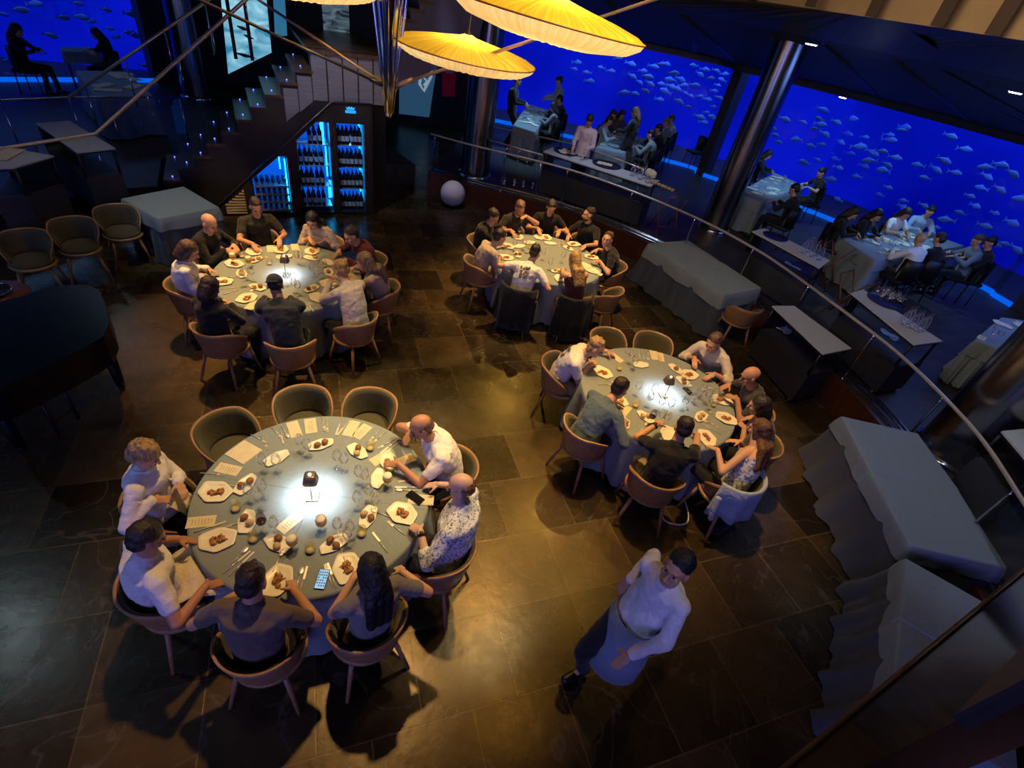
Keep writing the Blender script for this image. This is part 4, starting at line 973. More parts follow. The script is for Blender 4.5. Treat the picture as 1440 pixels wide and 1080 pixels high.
def seated(k,deg,label,headpx,hl,hr,rc=1.10,chairlab=None,L=.64,short=None,hz=.80,seatz=.575,nochair=False,lookat=None,lookv=None,**kw):
    """sit a person on a barrel chair of table k; hl / hr are the image spots of the left and right hand"""
    x,y,fc=seat_of(k,deg,rc); f=Vector((math.cos(fc),math.sin(fc),0))
    if not nochair: chair(x,y,fc,'oak barrel chair under the '+(short or label),'occupied barrel chairs at the '+TN[k])
    hip=Vector((x,y,seatz))-f*.045; 
    head=head_from_px(*headpx,hip,L)
    hn=[]
    for h in (hl,hr):
        if h is None: hn.append(None)
        else: hn.append(at(h[0],h[1],h[2] if len(h)>2 else hz))
    look=lookv
    if lookat is not None: look=Vector((TC[k][0],TC[k][1],lookat))-head
    SEATD[k][short or label]=(deg%360)
    return person(label,hip,fc,head,hn,look=look,**kw)
def empty_chair(k,deg,label,r=1.10,turn=0): 
    x,y,fc=seat_of(k,deg,r); chair(x,y,fc+math.radians(turn),label,'empty barrel chairs at the '+TN[k])
    SEATD[k]['empty place '+str(deg)]=deg%360
def print_patch(ink='ink',w_=.12,h_=.13):
    def f(d):
        b=MB(); c=d['mid'].lerp(d['nb'],.55); y=-d['frame'](1)
        rr=random.Random(3)
        for k in range(26):
            q=c+d['r']*rr.uniform(-w_,w_)*.6+d['sdir']*rr.uniform(-h_,h_)*.6+y*(.142); b.ball(q,(rr.uniform(.008,.024),rr.uniform(.008,.026),.004),8,4,(d['r'],d['sdir'],y))
        b.v=[tuple(Vector(p)-d['O']) for p in b.v]; b.build('back_print',M['ink'],d['root'])
    return f
# ---- nearest table
N1=.0062
empty_chair(1,155,'empty olive barrel chair left of the nearest table, beside the fair-haired woman')
empty_chair(1,120,'left of the two empty olive barrel chairs behind the nearest table')
empty_chair(1,88,'right of the two empty olive barrel chairs behind the nearest table')
seated(1,-165,'woman with short fair hair and white shirt folding a napkin, nearest table',(203,640),(259,690,.86),(226,712,.84),short='fair-haired woman',
    shirt='white_shirt_fabric',hair='blond',style='tousled',sleeve='long',female=True,det=N1,skin=2,trouser='dark_trousers')
seated(1,-126,'dark-haired man in white tee with a napkin on his lap, nearest table',(206,757),(262,760,.76),(303,829,.76),short='man with lap napkin',
    shirt='white_cotton',hair='dark',sleeve='short',det=N1,skin=1,build=1.05,trouser='dark_trousers')
seated(1,-84,'man in brown-grey tee with his back to the camera, nearest table',(354,818),(331,838,.80),(417,826,.80),short='man in brown-grey tee',
    shirt='brown_grey_tee',hair='dark',sleeve='short',det=N1,skin=0,build=1.08)
seated(1,-50,'woman with long black hair and grey tee, back to camera, nearest table',(523,802),(497,812,.8),(568,803,.82),short='woman in grey tee',
    shirt='grey_tee',hair='black',style='longer',sleeve='short',female=True,det=N1,skin=2)
seated(1,-12,'balding man in blue leaf-print shirt with a wrist watch, nearest table',(648,684),(582,750,.80),(610,682,.80),short='man in leaf-print shirt',
    shirt='floral',hair='stub',style='receding',sleeve='rolled',det=N1,skin=3,build=1.15,watch='l',lookat=.7)
seated(1,30,'balding man in white shirt lifting a hand to his mouth, nearest table',(592,600),(551,657,.82),(571,612,1.02),short='balding man in white shirt',
    shirt='white_shirt_fabric',hair='stub',style='receding',sleeve='short',det=N1,skin=1,build=1.1)
# ---- right table
N3=.0072
empty_chair(3,118,'empty barrel chair behind the right table, beside the man in the printed white tee')
empty_chair(3,86,'empty barrel chair behind the right table, nearer the clothed long table')
seated(3,170,'crop-haired man in white tee with a line print on his back, right table',(838,489),(857,497,.80),(833,514,.80),rc=1.12,short='man in printed white tee',
    shirt='white_cotton',hair='blond',style='crop',sleeve='short',det=N3,skin=2,trouser='khaki_trousers',extra=print_patch(),build=1.05,lookat=.75)
seated(3,-136,'dark-haired man in blue shirt bending over his plate, right table',(872,546),(866,566,.80),(881,598,.80),short='man in blue shirt',
    shirt='blue_chambray',hair='dark',sleeve='rolled',det=N3,skin=0,trouser='jeans',build=1.05,lookat=.7,shoes='wshoe')
seated(3,-95,'man in black tee, back to camera, raising his left hand, right table',(961,603),(924,595,.92),(980,610,.8),rc=1.2,short='man in black tee',
    shirt='black_fabric',hair='dark',sleeve='short',det=N3,skin=0,trouser='khaki_trousers',build=1.08,watch='l',shoes='wshoe')
seated(3,-56,'woman in blue and white sundress at the right table',(1067,604),(999,634,.84),(1030,622,.86),rc=1.25,short='woman in sundress',
    shirt='sundress',hair='redbrown',style='longer',sleeve='none',female=True,det=N3,skin=2,trouser='dark_trousers',lookat=.75)
seated(3,-24,'dark-haired woman in dark top beside the sundress, right table',(1067,571),(1040,602,.82),(1048,590,.84),rc=1.15,short='woman in dark top',
    shirt='plum_grey',hair='dark',style='bob',sleeve='short',female=True,det=N3,skin=0,lookat=.75)
seated(3,4,'bald man with glasses and dark grey tee at the right table',(1055,529),(1028,563,.84),(1017,544,.86),rc=1.12,short='bald man in dark grey tee',
    shirt='dark_grey_knit',style='bald',sleeve='short',det=N3,skin=1,glasses=True,lookat=.75)
seated(3,48,'man in pale beige shirt with rolled sleeves, far side of the right table',(1003,482),(1000,533,.80),(973,511,.80),rc=1.18,short='man in pale beige shirt',
    shirt='light_beige_shirt',hair='brown',sleeve='rolled',det=N3,skin=0,lookat=.7)
# ---- rear left table
N4=.0085
seated(4,-146,'woman with brown bob and white blouse at the rear left table',(266,353),(300,383,.80),(290,392,.8),short='woman in white blouse',shirt='white_shirt_fabric',hair='brown',style='bob',sleeve='long',female=True,det=N4,skin=2)
seated(4,172,'bald man in black sweater at the rear left table',(294,314),(334,350,.84),(324,357,.82),rc=1.12,short='bald man in black',shirt='black_fabric',style='bald',sleeve='long',det=N4,skin=2)
seated(4,134,'man in dark polo facing the camera at the rear left table',(360,291),(395,342,.82),(358,350,.8),rc=1.2,short='man in dark polo',shirt='dark_polo',hair='dark',style='crop',sleeve='short',det=N4,skin=0,build=1.05)
seated(4,90,'black-haired woman in striped cream top at the rear left table',(439,311),(455,343,.82),(436,342,.82),rc=1.1,short='woman in striped top',shirt='striped',hair='black',style='long',sleeve='rolled',female=True,det=N4,skin=2,lookat=.7)
seated(4,50,'young man in maroon sweater bending low at the rear left table',(494,331),(485,371,.8),(473,357,.8),rc=1.14,short='man in maroon',shirt='maroon_fabric',hair='dark',sleeve='long',det=N4,skin=0,lookat=.6)
seated(4,10,'woman with long light hair and beige top at the rear left table',(512,368),(490,388,.82),(496,378,.82),rc=1.14,short='long-haired woman',shirt='beige_linen',hair='long',style='longer',sleeve='long',female=True,det=N4,skin=2,lookat=.7)
seated(4,-28,'fair-haired man in pale shirt raising his hands to his chin, rear left table',(480,380),(462,398,.92),(470,390,.9),rc=1.22,short='fair-haired man',shirt='light_beige_shirt',hair='gold',sleeve='long',det=N4,skin=2)
seated(4,-64,'man in navy jacket and dark cap, back to camera, rear left table',(387,402),(374,420,.8),(408,420,.8),rc=1.36,short='man in navy jacket',shirt='navy_jacket',hair='black',style='cap',sleeve='long',det=N4,skin=1,build=1.12)
seated(4,-98,'woman in black with dark plum hair at the rear left table',(296,405),(316,425,.8),(328,430,.86),rc=1.28,short='woman in black with plum hair',shirt='black_fabric',hair='purple',style='bob',sleeve='long',female=True,det=N4,skin=2)
# ---- far middle table
N2=.0085
empty_chair(2,-33,'empty oak barrel chair at the right of the far middle table',r=1.15)
seated(2,170,'dark-haired man in black at the left of the far middle table',(693,305),(707,320,.84),(709,330,.84),short='leftmost man in black',shirt='black_fabric',hair='dark',sleeve='long',det=N2,skin=1)
seated(2,128,'bearded man in dark green tee lifting food to his mouth, far middle table',(731,293),(740,306,1.08),(719,330,.8),short='bearded man in dark green',shirt='dark_polo',hair='stub',sleeve='short',det=N2,skin=0,beard=True)
seated(2,96,'man in black polo looking down at the back of the far middle table',(775,292),(787,330,.8),(756,327,.8),rc=1.2,short='man in black polo',shirt='black_fabric',hair='dark',sleeve='short',det=N2,skin=0)
seated(2,62,'bearded man in black polo looking left at the far middle table',(828,302),(821,350,.8),(797,335,.8),rc=1.2,short='man in black looking left',shirt='black_fabric',hair='dark',style='crop',sleeve='short',det=N2,skin=0,beard=True,lookv=(-.95,-.1,-.15))
seated(2,14,'young man in black tee looking towards the camera at the far middle table',(854,337),(838,371,.8),(836,354,.8),short='young man in black tee',shirt='black_fabric',hair='brown',sleeve='short',det=N2,skin=2,lookv=(-.35,-.75,.1))
seated(2,-64,'blonde woman in sleeveless burgundy top at the far middle table',(808,366),(790,378,.8),(795,392,.8),short='blonde woman in burgundy',shirt='burgundy_top',hair='gold',style='longer',sleeve='none',female=True,det=N2,skin=2)
seated(2,-106,'man in white tee with a dark back print at the far middle table',(752,356),(716,384,.8),(765,395,.8),short='man with dark back print',shirt='white_cotton',hair='dark',style='crop',sleeve='short',det=N2,skin=2,extra=print_patch())
seated(2,-150,'man in pink beige shirt leaning over the far middle table',(703,334),(708,345,.8),(704,364,.8),rc=1.14,short='man in pink beige shirt',shirt='beige_linen',hair='dark',sleeve='rolled',det=N2,skin=2,trouser='khaki_trousers',lookat=.6)
# ---- the walking waiter
ftL=at(815,947,.02); ftR=at(945,905,.06)
hipw=at(893,872,.93); hdw=at(951,800,1.60)
def apron(d):
    g=MB(); h=d['hip']; r=d['r']; f=d['f']
    R=[]
    for z_,w_,o_ in ((.06,.17,.135),(-.1,.20,.16),(-.3,.22,.20),(-.52,.23,.22)):
        R.append([h+UP*z_+r*(w_*math.sin(a))+f*(o_*math.cos(a)) for a in [math.radians(-100+200*j/24) for j in range(25)]])
    R2=[[p-(p-(h+UP*(p.z-h.z)))*.03 for p in q] for q in R]
    g.rings([a+b_[::-1] for a,b_ in zip(R,R2)]); g.v=[tuple(Vector(p)-d['O']) for p in g.v]; g.build('apron',CL['grey_blue_apron'],d['root'])
fw=math.atan2(ftL.y-hipw.y,ftL.x-hipw.x)+.45
person('waiter in white shirt and blue-grey apron striding across the open floor','' or hipw,fw,hdw,[at(876,932,.98),at(878,822,1.02)],'white_shirt_fabric',hair='black',sleeve='long',det=.0068,skin=0,
  stand=True,build=.86,feet=[ftR,ftL],look=(-.55,-.6,.05),extra=apron,trouser='dark_trousers')
# ---- guests and staff on the raised platforms
BG=.014
def bgp(label,u,v,face,shirt,hair='dark',style='short',sleeve='long',z=None,L=.64,stand=False,female=False,skin=0,zf=ZP,z_head=None,hands=None,trouser='dark_trousers',chair_=True,det=BG,look=None):
    fc=math.radians(face); f=Vector((math.cos(fc),math.sin(fc),0))
    if stand:
        hd=at(u,v,zf+1.62); hip=Vector((hd.x,hd.y,zf+.93))-f*.04; ft=[hip-UP*.93+Vector((f.y,-f.x,0))*(s*.1)+f*(.04*s) for s in(-1,1)]
        for q in ft: q.z=zf+.01
        hn=hands or [hip+f*.38+UP*.15-Vector((f.y,-f.x,0))*.15,hip+f*.38+UP*.15+Vector((f.y,-f.x,0))*.15]
        return person(label,hip,fc,hd,hn,shirt,hair=hair,style=style,sleeve=sleeve,trouser=trouser,female=female,stand=True,feet=ft,zf=zf,det=det,skin=skin,look=look)
    hd=at(u,v,zf+1.20); hip=Vector((hd.x,hd.y,zf+.575))-f*.12
    hn=hands or [hip+f*.42+UP*.24-Vector((f.y,-f.x,0))*.12,hip+f*.42+UP*.24+Vector((f.y,-f.x,0))*.12]
    if chair_: dark_chair(hip.x+f.x*.03,hip.y+f.y*.03,fc,'dark chair under the '+' '.join(label.split()[:11]),zf)
    return person(label,hip,fc,hd,hn,shirt,hair=hair,style=style,sleeve=sleeve,trouser=trouser,female=female,zf=zf,det=det,skin=skin,look=look)
DCH=None
def dark_chair(x,y,fc,label,zf=ZP):
    global DCH
    if DCH is None:
        t=thing('dining_chair',label,'chair'); 
        soft(MB().box((0,.02,.45),(.46,.46,.07)).build('seat',M['black'],t),.02); b=MB()
        R=[[Vector((.23*math.sin(a)*1.0,-.24*math.cos(a)+.02,z)) for a in [math.radians(-75+150*j/14) for j in range(15)]] for z in (.48,.70,.88)]
        R2=[[p+Vector((-.06*p.x,-.025*(1 if p.y<0 else 0)-.0,0)) for p in q] for q in R]
        b.rings([a+c[::-1] for a,c in zip(R,R2)]).build('backrest',M['black'],t)
        for x_ in(-1,1):
            for y_ in(-1,1): MB().tube([(x_*.19,y_*.19+.02,.43),(x_*.21,y_*.21+.02,0)],.013,6).build('leg',M['dark2'],t)
        DCH=t
    else: t=copy_tree(DCH)
    t.location=(x,y,zf); t.rotation_euler=(0,0,fc-PI/2); t['label']=label; t['group']='dark dining chairs on the platforms'; return t
bgp('waiter in dark waistcoat standing beside the narrow table left of the middle window',728,114,0,'black_fabric',stand=True,skin=1)
bgp('waitress in white shirt standing behind the narrow table before the middle window',786,114,190,'pale_blue_shirt',stand=True,female=True,style='bun',skin=2)
bgp('grey-clad woman seated at the right of the narrow table',778,151,170,'grey_blue_shirt',style='long',female=True,hair='black')
bgp('dark-clad guest seated behind the grey-clad woman',787,141,175,'black_fabric',hair='black')
bgp('man in pink shirt standing over the plates on the long counter',829,170,-105,'pink_shirt',stand=True,skin=1,look=(0,-.6,-.8))
bgp('guest in pale shirt bending at the left of the table by the middle window',857,170,-10,'pale_blue_shirt')
bgp('dark-haired guest behind the pale shirt at the table by the middle window',862,162,-20,'plum_grey')
bgp('long-haired guest amid the far side of the middle-window table',875,161,-60,'plum_grey',style='long',female=True)
bgp('waitress all in black standing at the table by the middle window',893,158,160,'black_fabric',stand=True,female=True,style='long',hair='brown')
bgp('guest in grey-blue jacket nearest at the middle-window table',915,190,160,'grey_blue_shirt',hair='black')
bgp('guest in black behind the grey-blue jacket',926,182,165,'black_fabric')
bgp('white-haired guest in grey shirt by the middle window',937,173,175,'grey_blue_shirt',hair='grey')
bgp('rightmost guest in pale shirt by the middle window',944,168,185,'pale_blue_shirt',hair='brown')
bgp('guest in dark dress seated right of the leaning steel column',1080,218,-20,'black_fabric',style='long',female=True)
bgp('woman in black dress at the far end of the leaning-column table',1155,243,190,'black_fabric',style='bun',female=True,sleeve='none' if False else 'short',hair='black',skin=2)
bgp('guest in black on the near side of the leaning-column table',1117,267,140,'black_fabric',hair='black')
bgp('long-haired guest in black at the left end of the large window table',1200,300,-35,'black_fabric',style='long',female=True,hair='black')
bgp('guest in black second from the left at the large window table',1233,303,-55,'black_fabric',style='long',female=True,hair='black')
bgp('woman in white sleeveless top leaning on her hand at the large window table',1274,301,-75,'white_cotton',style='long',female=True,sleeve='short')
bgp('man in pale blue shirt at the far side of the large window table',1308,298,-95,'pale_blue_shirt')
bgp('bald man in white shirt, back to camera, at the large window table',1294,337,110,'white_shirt_fabric',style='bald',skin=0)
bgp('guest in black right of the bald man at the large window table',1321,337,115,'black_fabric')
bgp('guest in grey at the right end of the large window table',1375,339,170,'grey_blue_shirt',hair='brown')
bgp('rightmost guest in black over a white cloth at the large window table',1392,342,165,'black_fabric',hair='black')
bgp('silhouetted long-haired guest at the far left edge before the aquarium',24,42,20,'black_fabric',style='long',female=True,hair='black')
bgp('silhouetted woman in black right of the dark table before the left aquarium',135,48,200,'black_fabric',style='long',female=True,hair='black',sleeve='short')
# ================================================================== TABLEWARE
def outline(pts,s,h0=.0,h1=.012):
    return [Vector((x*s,y*s,0)) for x,y in pts]
def smooth_poly(P_,n=5):
    P_=[Vector((x,y,0)) for x,y in P_]; o=[]; N=len(P_)
    for i in range(N):
        a,b,c=P_[i-1].lerp(P_[i],.80),P_[i],P_[i].lerp(P_[(i+1)%N],.20)
        for k in range(n): t=k/(n-1); o.append((a*(1-t)*(1-t)+b*2*t*(1-t)+c*t*t))
    return o
def plate_mesh(pts,name,lip=.014):
    o=smooth_poly(pts); c=sum(o,Vector())/len(o)
    def sc(f,z): return [c+(p-c)*f+Vector((0,0,z)) for p in o]
    return MB().rings([sc(.80,0),sc(1,lip),sc(.985,lip+.003),sc(.80,.006),sc(.4,.005),sc(.02,.005)],0,True).mesh(name,M['plate'])
PL=plate_mesh([(-.09,-.12),(.025,-.13),(.105,-.035),(.085,.09),(-.025,.13),(-.105,.025)],'dinner_plate')
BP=plate_mesh([(-.055,-.10),(.03,-.115),(.065,-.02),(.045,.09),(-.02,.115),(-.065,.02)],'bread_plate')
def inst(name,me,loc,rz,label,cat,grp,same=False,sc=1.):
    o=bpy.data.objects.new(name,me); COL.objects.link(o); o.location=loc; o.rotation_euler=(0,0,rz); 
    if sc!=1.: o.scale=(sc,sc,sc)
    return tag(o,label,cat,grp,None,same)
def food_mesh(seed):
    r_=random.Random(seed); b=MB()
    for k in range(11): b.ball((r_.uniform(-.022,.022),r_.uniform(-.05,.05),.008+r_.uniform(0,.008)),(r_.uniform(.010,.02),r_.uniform(.010,.022),r_.uniform(.007,.012)),8,6)
    for k in range(4): b.cap((r_.uniform(-.05,.05),r_.uniform(-.06,.06),.006),(r_.uniform(-.03,.03),r_.uniform(-.04,.04),.012),.003,.003,6)
    return b.mesh('food_portion',M['food'])
FD=[food_mesh(i) for i in range(5)]
def roll_mesh(seed,m_):
    r_=random.Random(seed); b=MB().ball((0,0,.022),(.031,.027,.022),14,10)
    b.v=[tuple(Vector(p)*(1+.06*noise.noise(Vector(p)*40+Vector((seed,0,0))))) for p in b.v]; return b.mesh('bread_roll',m_)
RL=[roll_mesh(1,M['bread']),roll_mesh(2,M['bread2']),roll_mesh(3,M['bread'])]
def glass_thing(kind):
    """wine glass, water tumbler or beer glass, with foot, stem and what is in it"""
    b=MB()
    if kind in('wine','red'):
        t=thing('wine_glass','x','wine glass'); b.lathe([(.034,.0),(.034,.002),(.006,.006),(.004,.02),(.004,.09),(.012,.098),(.034,.118),(.040,.145),(.036,.175),(.030,.205)],16).build('bowl',M['glass'],t)
        if kind=='red': MB().lathe([(.001,.101),(.012,.101),(.032,.118),(.037,.135),(.001,.135)],14).build('red_wine',M['redwine'],t)
    elif kind=='tumbler':
        t=thing('tumbler','x','tumbler'); b.lathe([(.001,.003),(.030,.003),(.038,.03),(.040,.055),(.036,.085)],16).build('bowl',M['glass'],t)
        MB().lathe([(.001,.004),(.028,.004),(.034,.025),(.001,.025)],14).build('drink',M['juice'],t)
    elif kind=='beer':
        t=thing('beer_glass','x','beer glass'); b.lathe([(.034,.0),(.034,.002),(.006,.006),(.005,.05),(.02,.06),(.040,.085),(.043,.115),(.034,.155)],16).build('bowl',M['glass'],t)
        MB().lathe([(.001,.062),(.02,.062),(.038,.085),(.041,.112),(.039,.128),(.001,.128)],16).build('beer',M['beer'],t); MB().lathe([(.001,.128),(.038,.128),(.035,.145),(.001,.147)],16).build('foam',M['foam'],t)
    return t
GP={}
def glass(kind,x,y,label,grp,z=TZ+.001):
    if kind not in GP: GP[kind]=glass_thing(kind); t=GP[kind]
    else: t=copy_tree(GP[kind])
    t.location=(x,y,z); t.rotation_euler=(0,0,rnd.random()*6); t['label']=label; t['group']=grp; return t
def cutl(kind):
    b=MB(); b.tube([(0,-.10,.004),(0,-.02,.006),(0,.02,.004)],[.0045,.0035,.003],6)
    if kind=='knife': b.box((0.002,.065,.004),(.015,.10,.003))
    elif kind=='spoon': b.ball((0,.052,.006),(.019,.032,.005),12,6)
    else:
        b.box((0,.04,.004),(.02,.022,.003)); 
        for k in(-1,0,1): b.box((k*.008,.07,.005),(.0035,.045,.003))
    return b.mesh(kind,M['steel'])
CT={k:cutl(k) for k in('knife','spoon','fork')}
def flatcard(w,h,lines=True,m_='paper',fold=False):
    b=MB().box((0,0,.0015),(w,h,.002))
    if fold: b.box((w*.04,0,.004),(w*.92,h*.96,.003))
    if lines:
        for k in range(7): 
            L_=w*(.5+.25*((k*37)%5)/5); b.box((0,h*.36-k*h*.11,.0032),(L_*.8,.0028,.0006),mi=1)
    return b.mesh('menu_card',[M[m_],M['ink']])
MC=flatcard(.10,.19); NK=flatcard(.10,.21,False,'napkin',True); BIG=flatcard(.20,.21,True,'paper',True)
PHN={k:'round' for k in()}
def near_desc(k,x,y):
    a=math.degrees(math.atan2(y-TC[k][1],x-TC[k][0]))%360; best=None
    for n,d in SEATD[k].items():
        q=abs((a-d+180)%360-180)
        if best is None or q<best[0]: best=(q,n)
    n=best[1]
    return ('at an empty place, '+TN[k] if n.startswith('empty') else 'by the '+n)
def lab(kind,k,x,y): return '%s %s'%(kind,near_desc(k,x,y))
def put(k,kind,x,y,rz=None,z=TZ+.001,off=0.):
    cx,cy=TC[k]; a=math.atan2(cy-y,cx-x)-PI/2+off if rz is None else rz; g=lambda s:'%s on the %s'%(s,TN[k])
    if kind=='plate': inst('dinner_plate',PL,(x,y,z),a,lab('empty cream dinner plate',k,x,y),'plate',g('dinner plates'))
    elif kind=='meal': 
        inst('dinner_plate',PL,(x,y,z),a,lab('cream plate with food',k,x,y),'plate',g('dinner plates'))
        inst('food_portion',FD[rnd.randrange(5)],(x,y,z+.006),a+rnd.uniform(-.4,.4),lab('braised food portion',k,x,y),'food',g('food portions'))
    elif kind in('rolls','roll','bread'):
        inst('bread_plate',BP,(x,y,z),a+PI/2+rnd.uniform(-.4,.4),lab('small cream bread plate',k,x,y),'plate',g('bread plates'))
        n={'rolls':2,'roll':1,'bread':0}[kind]; d=rnd.uniform(0,PI)
        for i in range(n):
            o_=(.034 if n==2 else 0)*(1 if i else -1); inst('bread_roll',RL[(i+rnd.randrange(2))%3],(x+o_*math.cos(d),y+o_*math.sin(d),z+.006),rnd.random()*6,lab('round bread roll',k,x,y),'bread roll',g('bread rolls'))
    elif kind in('knife','spoon','fork'): inst(kind,CT[kind],(x,y,z),a,lab('steel '+kind,k,x,y),kind,g(kind.replace('knife','knive')+'s'))
    elif kind=='menu': inst('menu_card',MC,(x,y,z),a,lab('printed cream menu card',k,x,y),'menu card',g('menu cards'))
    elif kind=='napkin': inst('folded_napkin',NK,(x,y,z),a,lab('folded cream napkin',k,x,y),'napkin',g('folded napkins'))
    elif kind=='booklet': inst('menu_card',BIG,(x,y,z),a,lab('large opened cream menu sheet',k,x,y),'menu card',g('menu cards'))
    elif kind in('wine','red','tumbler','beer'):
        glass(kind,x,y,lab({'wine':'empty stemmed wine glass','red':'wine glass with red wine','tumbler':'tumbler of pale drink','beer':'glass of golden beer'}[kind],k,x,y),g({'wine':'wine glasses','red':'wine glasses','tumbler':'tumblers','beer':'beer glasses'}[kind]),z)
def pxp(k,kind,u,v,z=TZ,**kw): p=at(u,v,z); put(k,kind,p.x,p.y,z=kw.pop('zz',TZ+.001),**kw)
# nearest table, set out as photographed
for kind,L_ in {'meal':[(304,693),(308,760),(391,816),(488,798),(565,722)],
 'rolls':[(346,682),(348,734),(452,626),(503,636),(517,728),(469,766),(391,765)],'bread':[(390,645),(532,674)],'roll':[(545,652)],
 'booklet':[(343,636)],'menu':[(321,660),(437,599),(509,607),(283,734),(408,735),(568,648)],'napkin':[(414,604),(494,603),(537,644),(592,703)],
 'red':[(371,748)],'tumbler':[(332,717),(357,760),(437,775),(509,752),(521,632)],'beer':[(545,684),(453,745),(413,772)],
 'wine':[(372,664),(391,664),(423,636),(434,642),(372,700),(353,706),(368,716),(475,658),(485,662),(505,680),(514,684),(503,716),(519,706),(528,720),(476,754),(494,757),(388,752),(490,768)],
 'spoon':[(401,608),(328,684),(329,738),(337,782),(392,787),(421,813),(534,722),(570,690),(480,774)],
 'fork':[(365,618),(372,623),(390,610),(455,597),(460,599),(528,612),(533,616),(543,625),(300,667),(462,809),(557,743),(575,676)],
 'knife':[(396,612),(477,600),(484,601),(490,599),(548,628),(552,630),(294,742),(301,746),(332,792),(339,794),(426,818),(467,811),(535,764),(575,686)]}.items():
    for u,v in L_: pxp(1,kind,u,v,off=rnd.uniform(-.25,.25) if kind in('meal','spoon','fork','knife','menu') else 0)
def phone(u,v,rz,label,screen=False,z=TZ+.001):
    p=at(u,v,z); t=thing('phone',label,'phone',p,rz); soft(MB().box((0,0,.004),(.074,.152,.008)).build('body',M['phoneb'],t),.003)
    if screen:
        s=MB().box((0,0,.0086),(.066,.142,.0006)).build('screen',M['screen'],t); b=MB()
        for i in range(4):
            for j in range(6):
                if (i*5+j*3)%7: b.box((-.024+.016*i,-.05+.02*j,.0092),(.010,.010,.0004))
        b.build('screen_icons',M['icon'],s)
    return t
phone(584,700,1.1,'black phone on a napkin in front of the man in leaf-print shirt',z=TZ+.008); phone(453,815,.12,'lit phone showing app icons beside the black-haired woman in grey tee',True)
phone(968,551,.5,'black phone lying on the right table')
def lamp(k,u,v,label,w_on):
    p=at(u,v,TZ+.001); t=thing('table_lamp',label,'table lamp',p,.3)
    soft(MB().box((0,0,.006),(.10,.10,.012)).build('base',M['bronze'] if k!=1 else M['bronze'],t),.006)
    MB().tube([(0,-.04,.012),(0,-.04,.22)],.004,8).build('stem',M['bronze'],t)
    def sq(s,z): return [Vector((s*math.copysign(abs(math.cos(a))**.5,math.cos(a)),s*math.copysign(abs(math.sin(a))**.5,math.sin(a)),z)) for a in [2*PI*j/32+.001 for j in range(32)]]
    MB().rings([sq(.056,.195),sq(.058,.20),sq(.042,.268),sq(.036,.275),sq(.001,.276),sq(.001,.272),sq(.034,.271),sq(.053,.198),sq(.056,.195)],0,False).build('shade',M['bronze'],t)
    MB().ball((.0,0,.279),(.010,.010,.004),10,6).build('top_light',M['led'],t)
    ld=bpy.data.lights.new('lamp_light','SPOT'); ld.energy=w_on; ld.color=(.72,.88,1.); ld.spot_size=math.radians(150); ld.spot_blend=.9; ld.shadow_soft_size=.03
    lo=bpy.data.objects.new('lamp_light',ld); COL.objects.link(lo); lo.parent=t; lo.location=(0,0,.19)
    return t
lamp(1,440,699,'square bronze table lamp shining white on the nearest table',22)
lamp(3,932,556,'square bronze table lamp shining white on the right table',20)
lamp(4,403,387,'bronze table lamp glowing on the rear left table',12)
# right table
for kind,L_ in {'meal':[(848,525),(968,528),(1014,563),(1020,589),(993,616)],'plate':[(872,596),(941,611)],
 'rolls':[(907,587),(985,587),(961,538),(872,563)],'roll':[(950,520)],'bread':[(901,514)],'napkin':[(866,503),(920,500),(878,578)],'menu':[(928,502)],
 'wine':[(893,556),(915,560),(909,572),(925,578),(938,581),(958,577),(965,575),(990,568),(982,560),(975,568),(925,597),(932,600),(889,520),(962,560),(995,577),(884,512)],
 'tumbler':[(893,572),(1002,571),(870,520)],'fork':[(885,500),(889,501),(990,545),(1007,600),(856,536)],'knife':[(899,498),(904,499),(995,549),(1001,604),(853,541)],'spoon':[(911,502),(1003,546),(1006,582),(906,600),(999,596)],'red':[(912,598)]}.items():
    for u,v in L_: pxp(3,kind,u,v,off=rnd.uniform(-.3,.3))
# rear left table
for kind,L_ in {'meal':[(348,420),(439,354),(313,397),(330,372),(395,352)],'plate':[(447,419),(462,400),(357,355)],
 'rolls':[(362,405),(438,407),(360,366),(340,386)],'bread':[(400,362),(438,364),(462,370)],'roll':[(462,384)],'napkin':[(381,350),(355,429),(415,348)],
 'beer':[(329,371),(351,376)],'tumbler':[(341,362),(443,363),(379,372),(456,376)],
 'wine':[(419,372),(424,374),(348,394),(356,396),(343,403),(452,392),(446,398),(450,384),(440,390),(415,412),(404,402),(420,416)],
 'fork':[(365,357),(325,411),(434,431)],'knife':[(369,360),(321,406),(437,433),(440,430)],'spoon':[(373,360),(349,411),(332,390)]}.items():
    for u,v in L_: pxp(4,kind,u,v,off=rnd.uniform(-.3,.3))
# far middle round table
for kind,L_ in {'meal':[(714,347),(728,334),(768,335),(806,344),(831,362),(712,363)],'plate':[(788,392),(758,334),(832,381),(820,374)],
 'rolls':[(728,359),(783,382)],'roll':[(799,350)],'bread':[(774,343),(745,342),(731,347)],'napkin':[(838,384)],
 'wine':[(790,370),(762,366),(772,380),(735,352),(740,356),(722,353),(812,368)],'tumbler':[(731,328),(745,350),(792,345)],
 'knife':[(828,371),(722,370)],'fork':[(825,375),(716,356)],'spoon':[(786,345)]}.items():
    for u,v in L_: pxp(2,kind,u,v,off=rnd.uniform(-.5,.5))
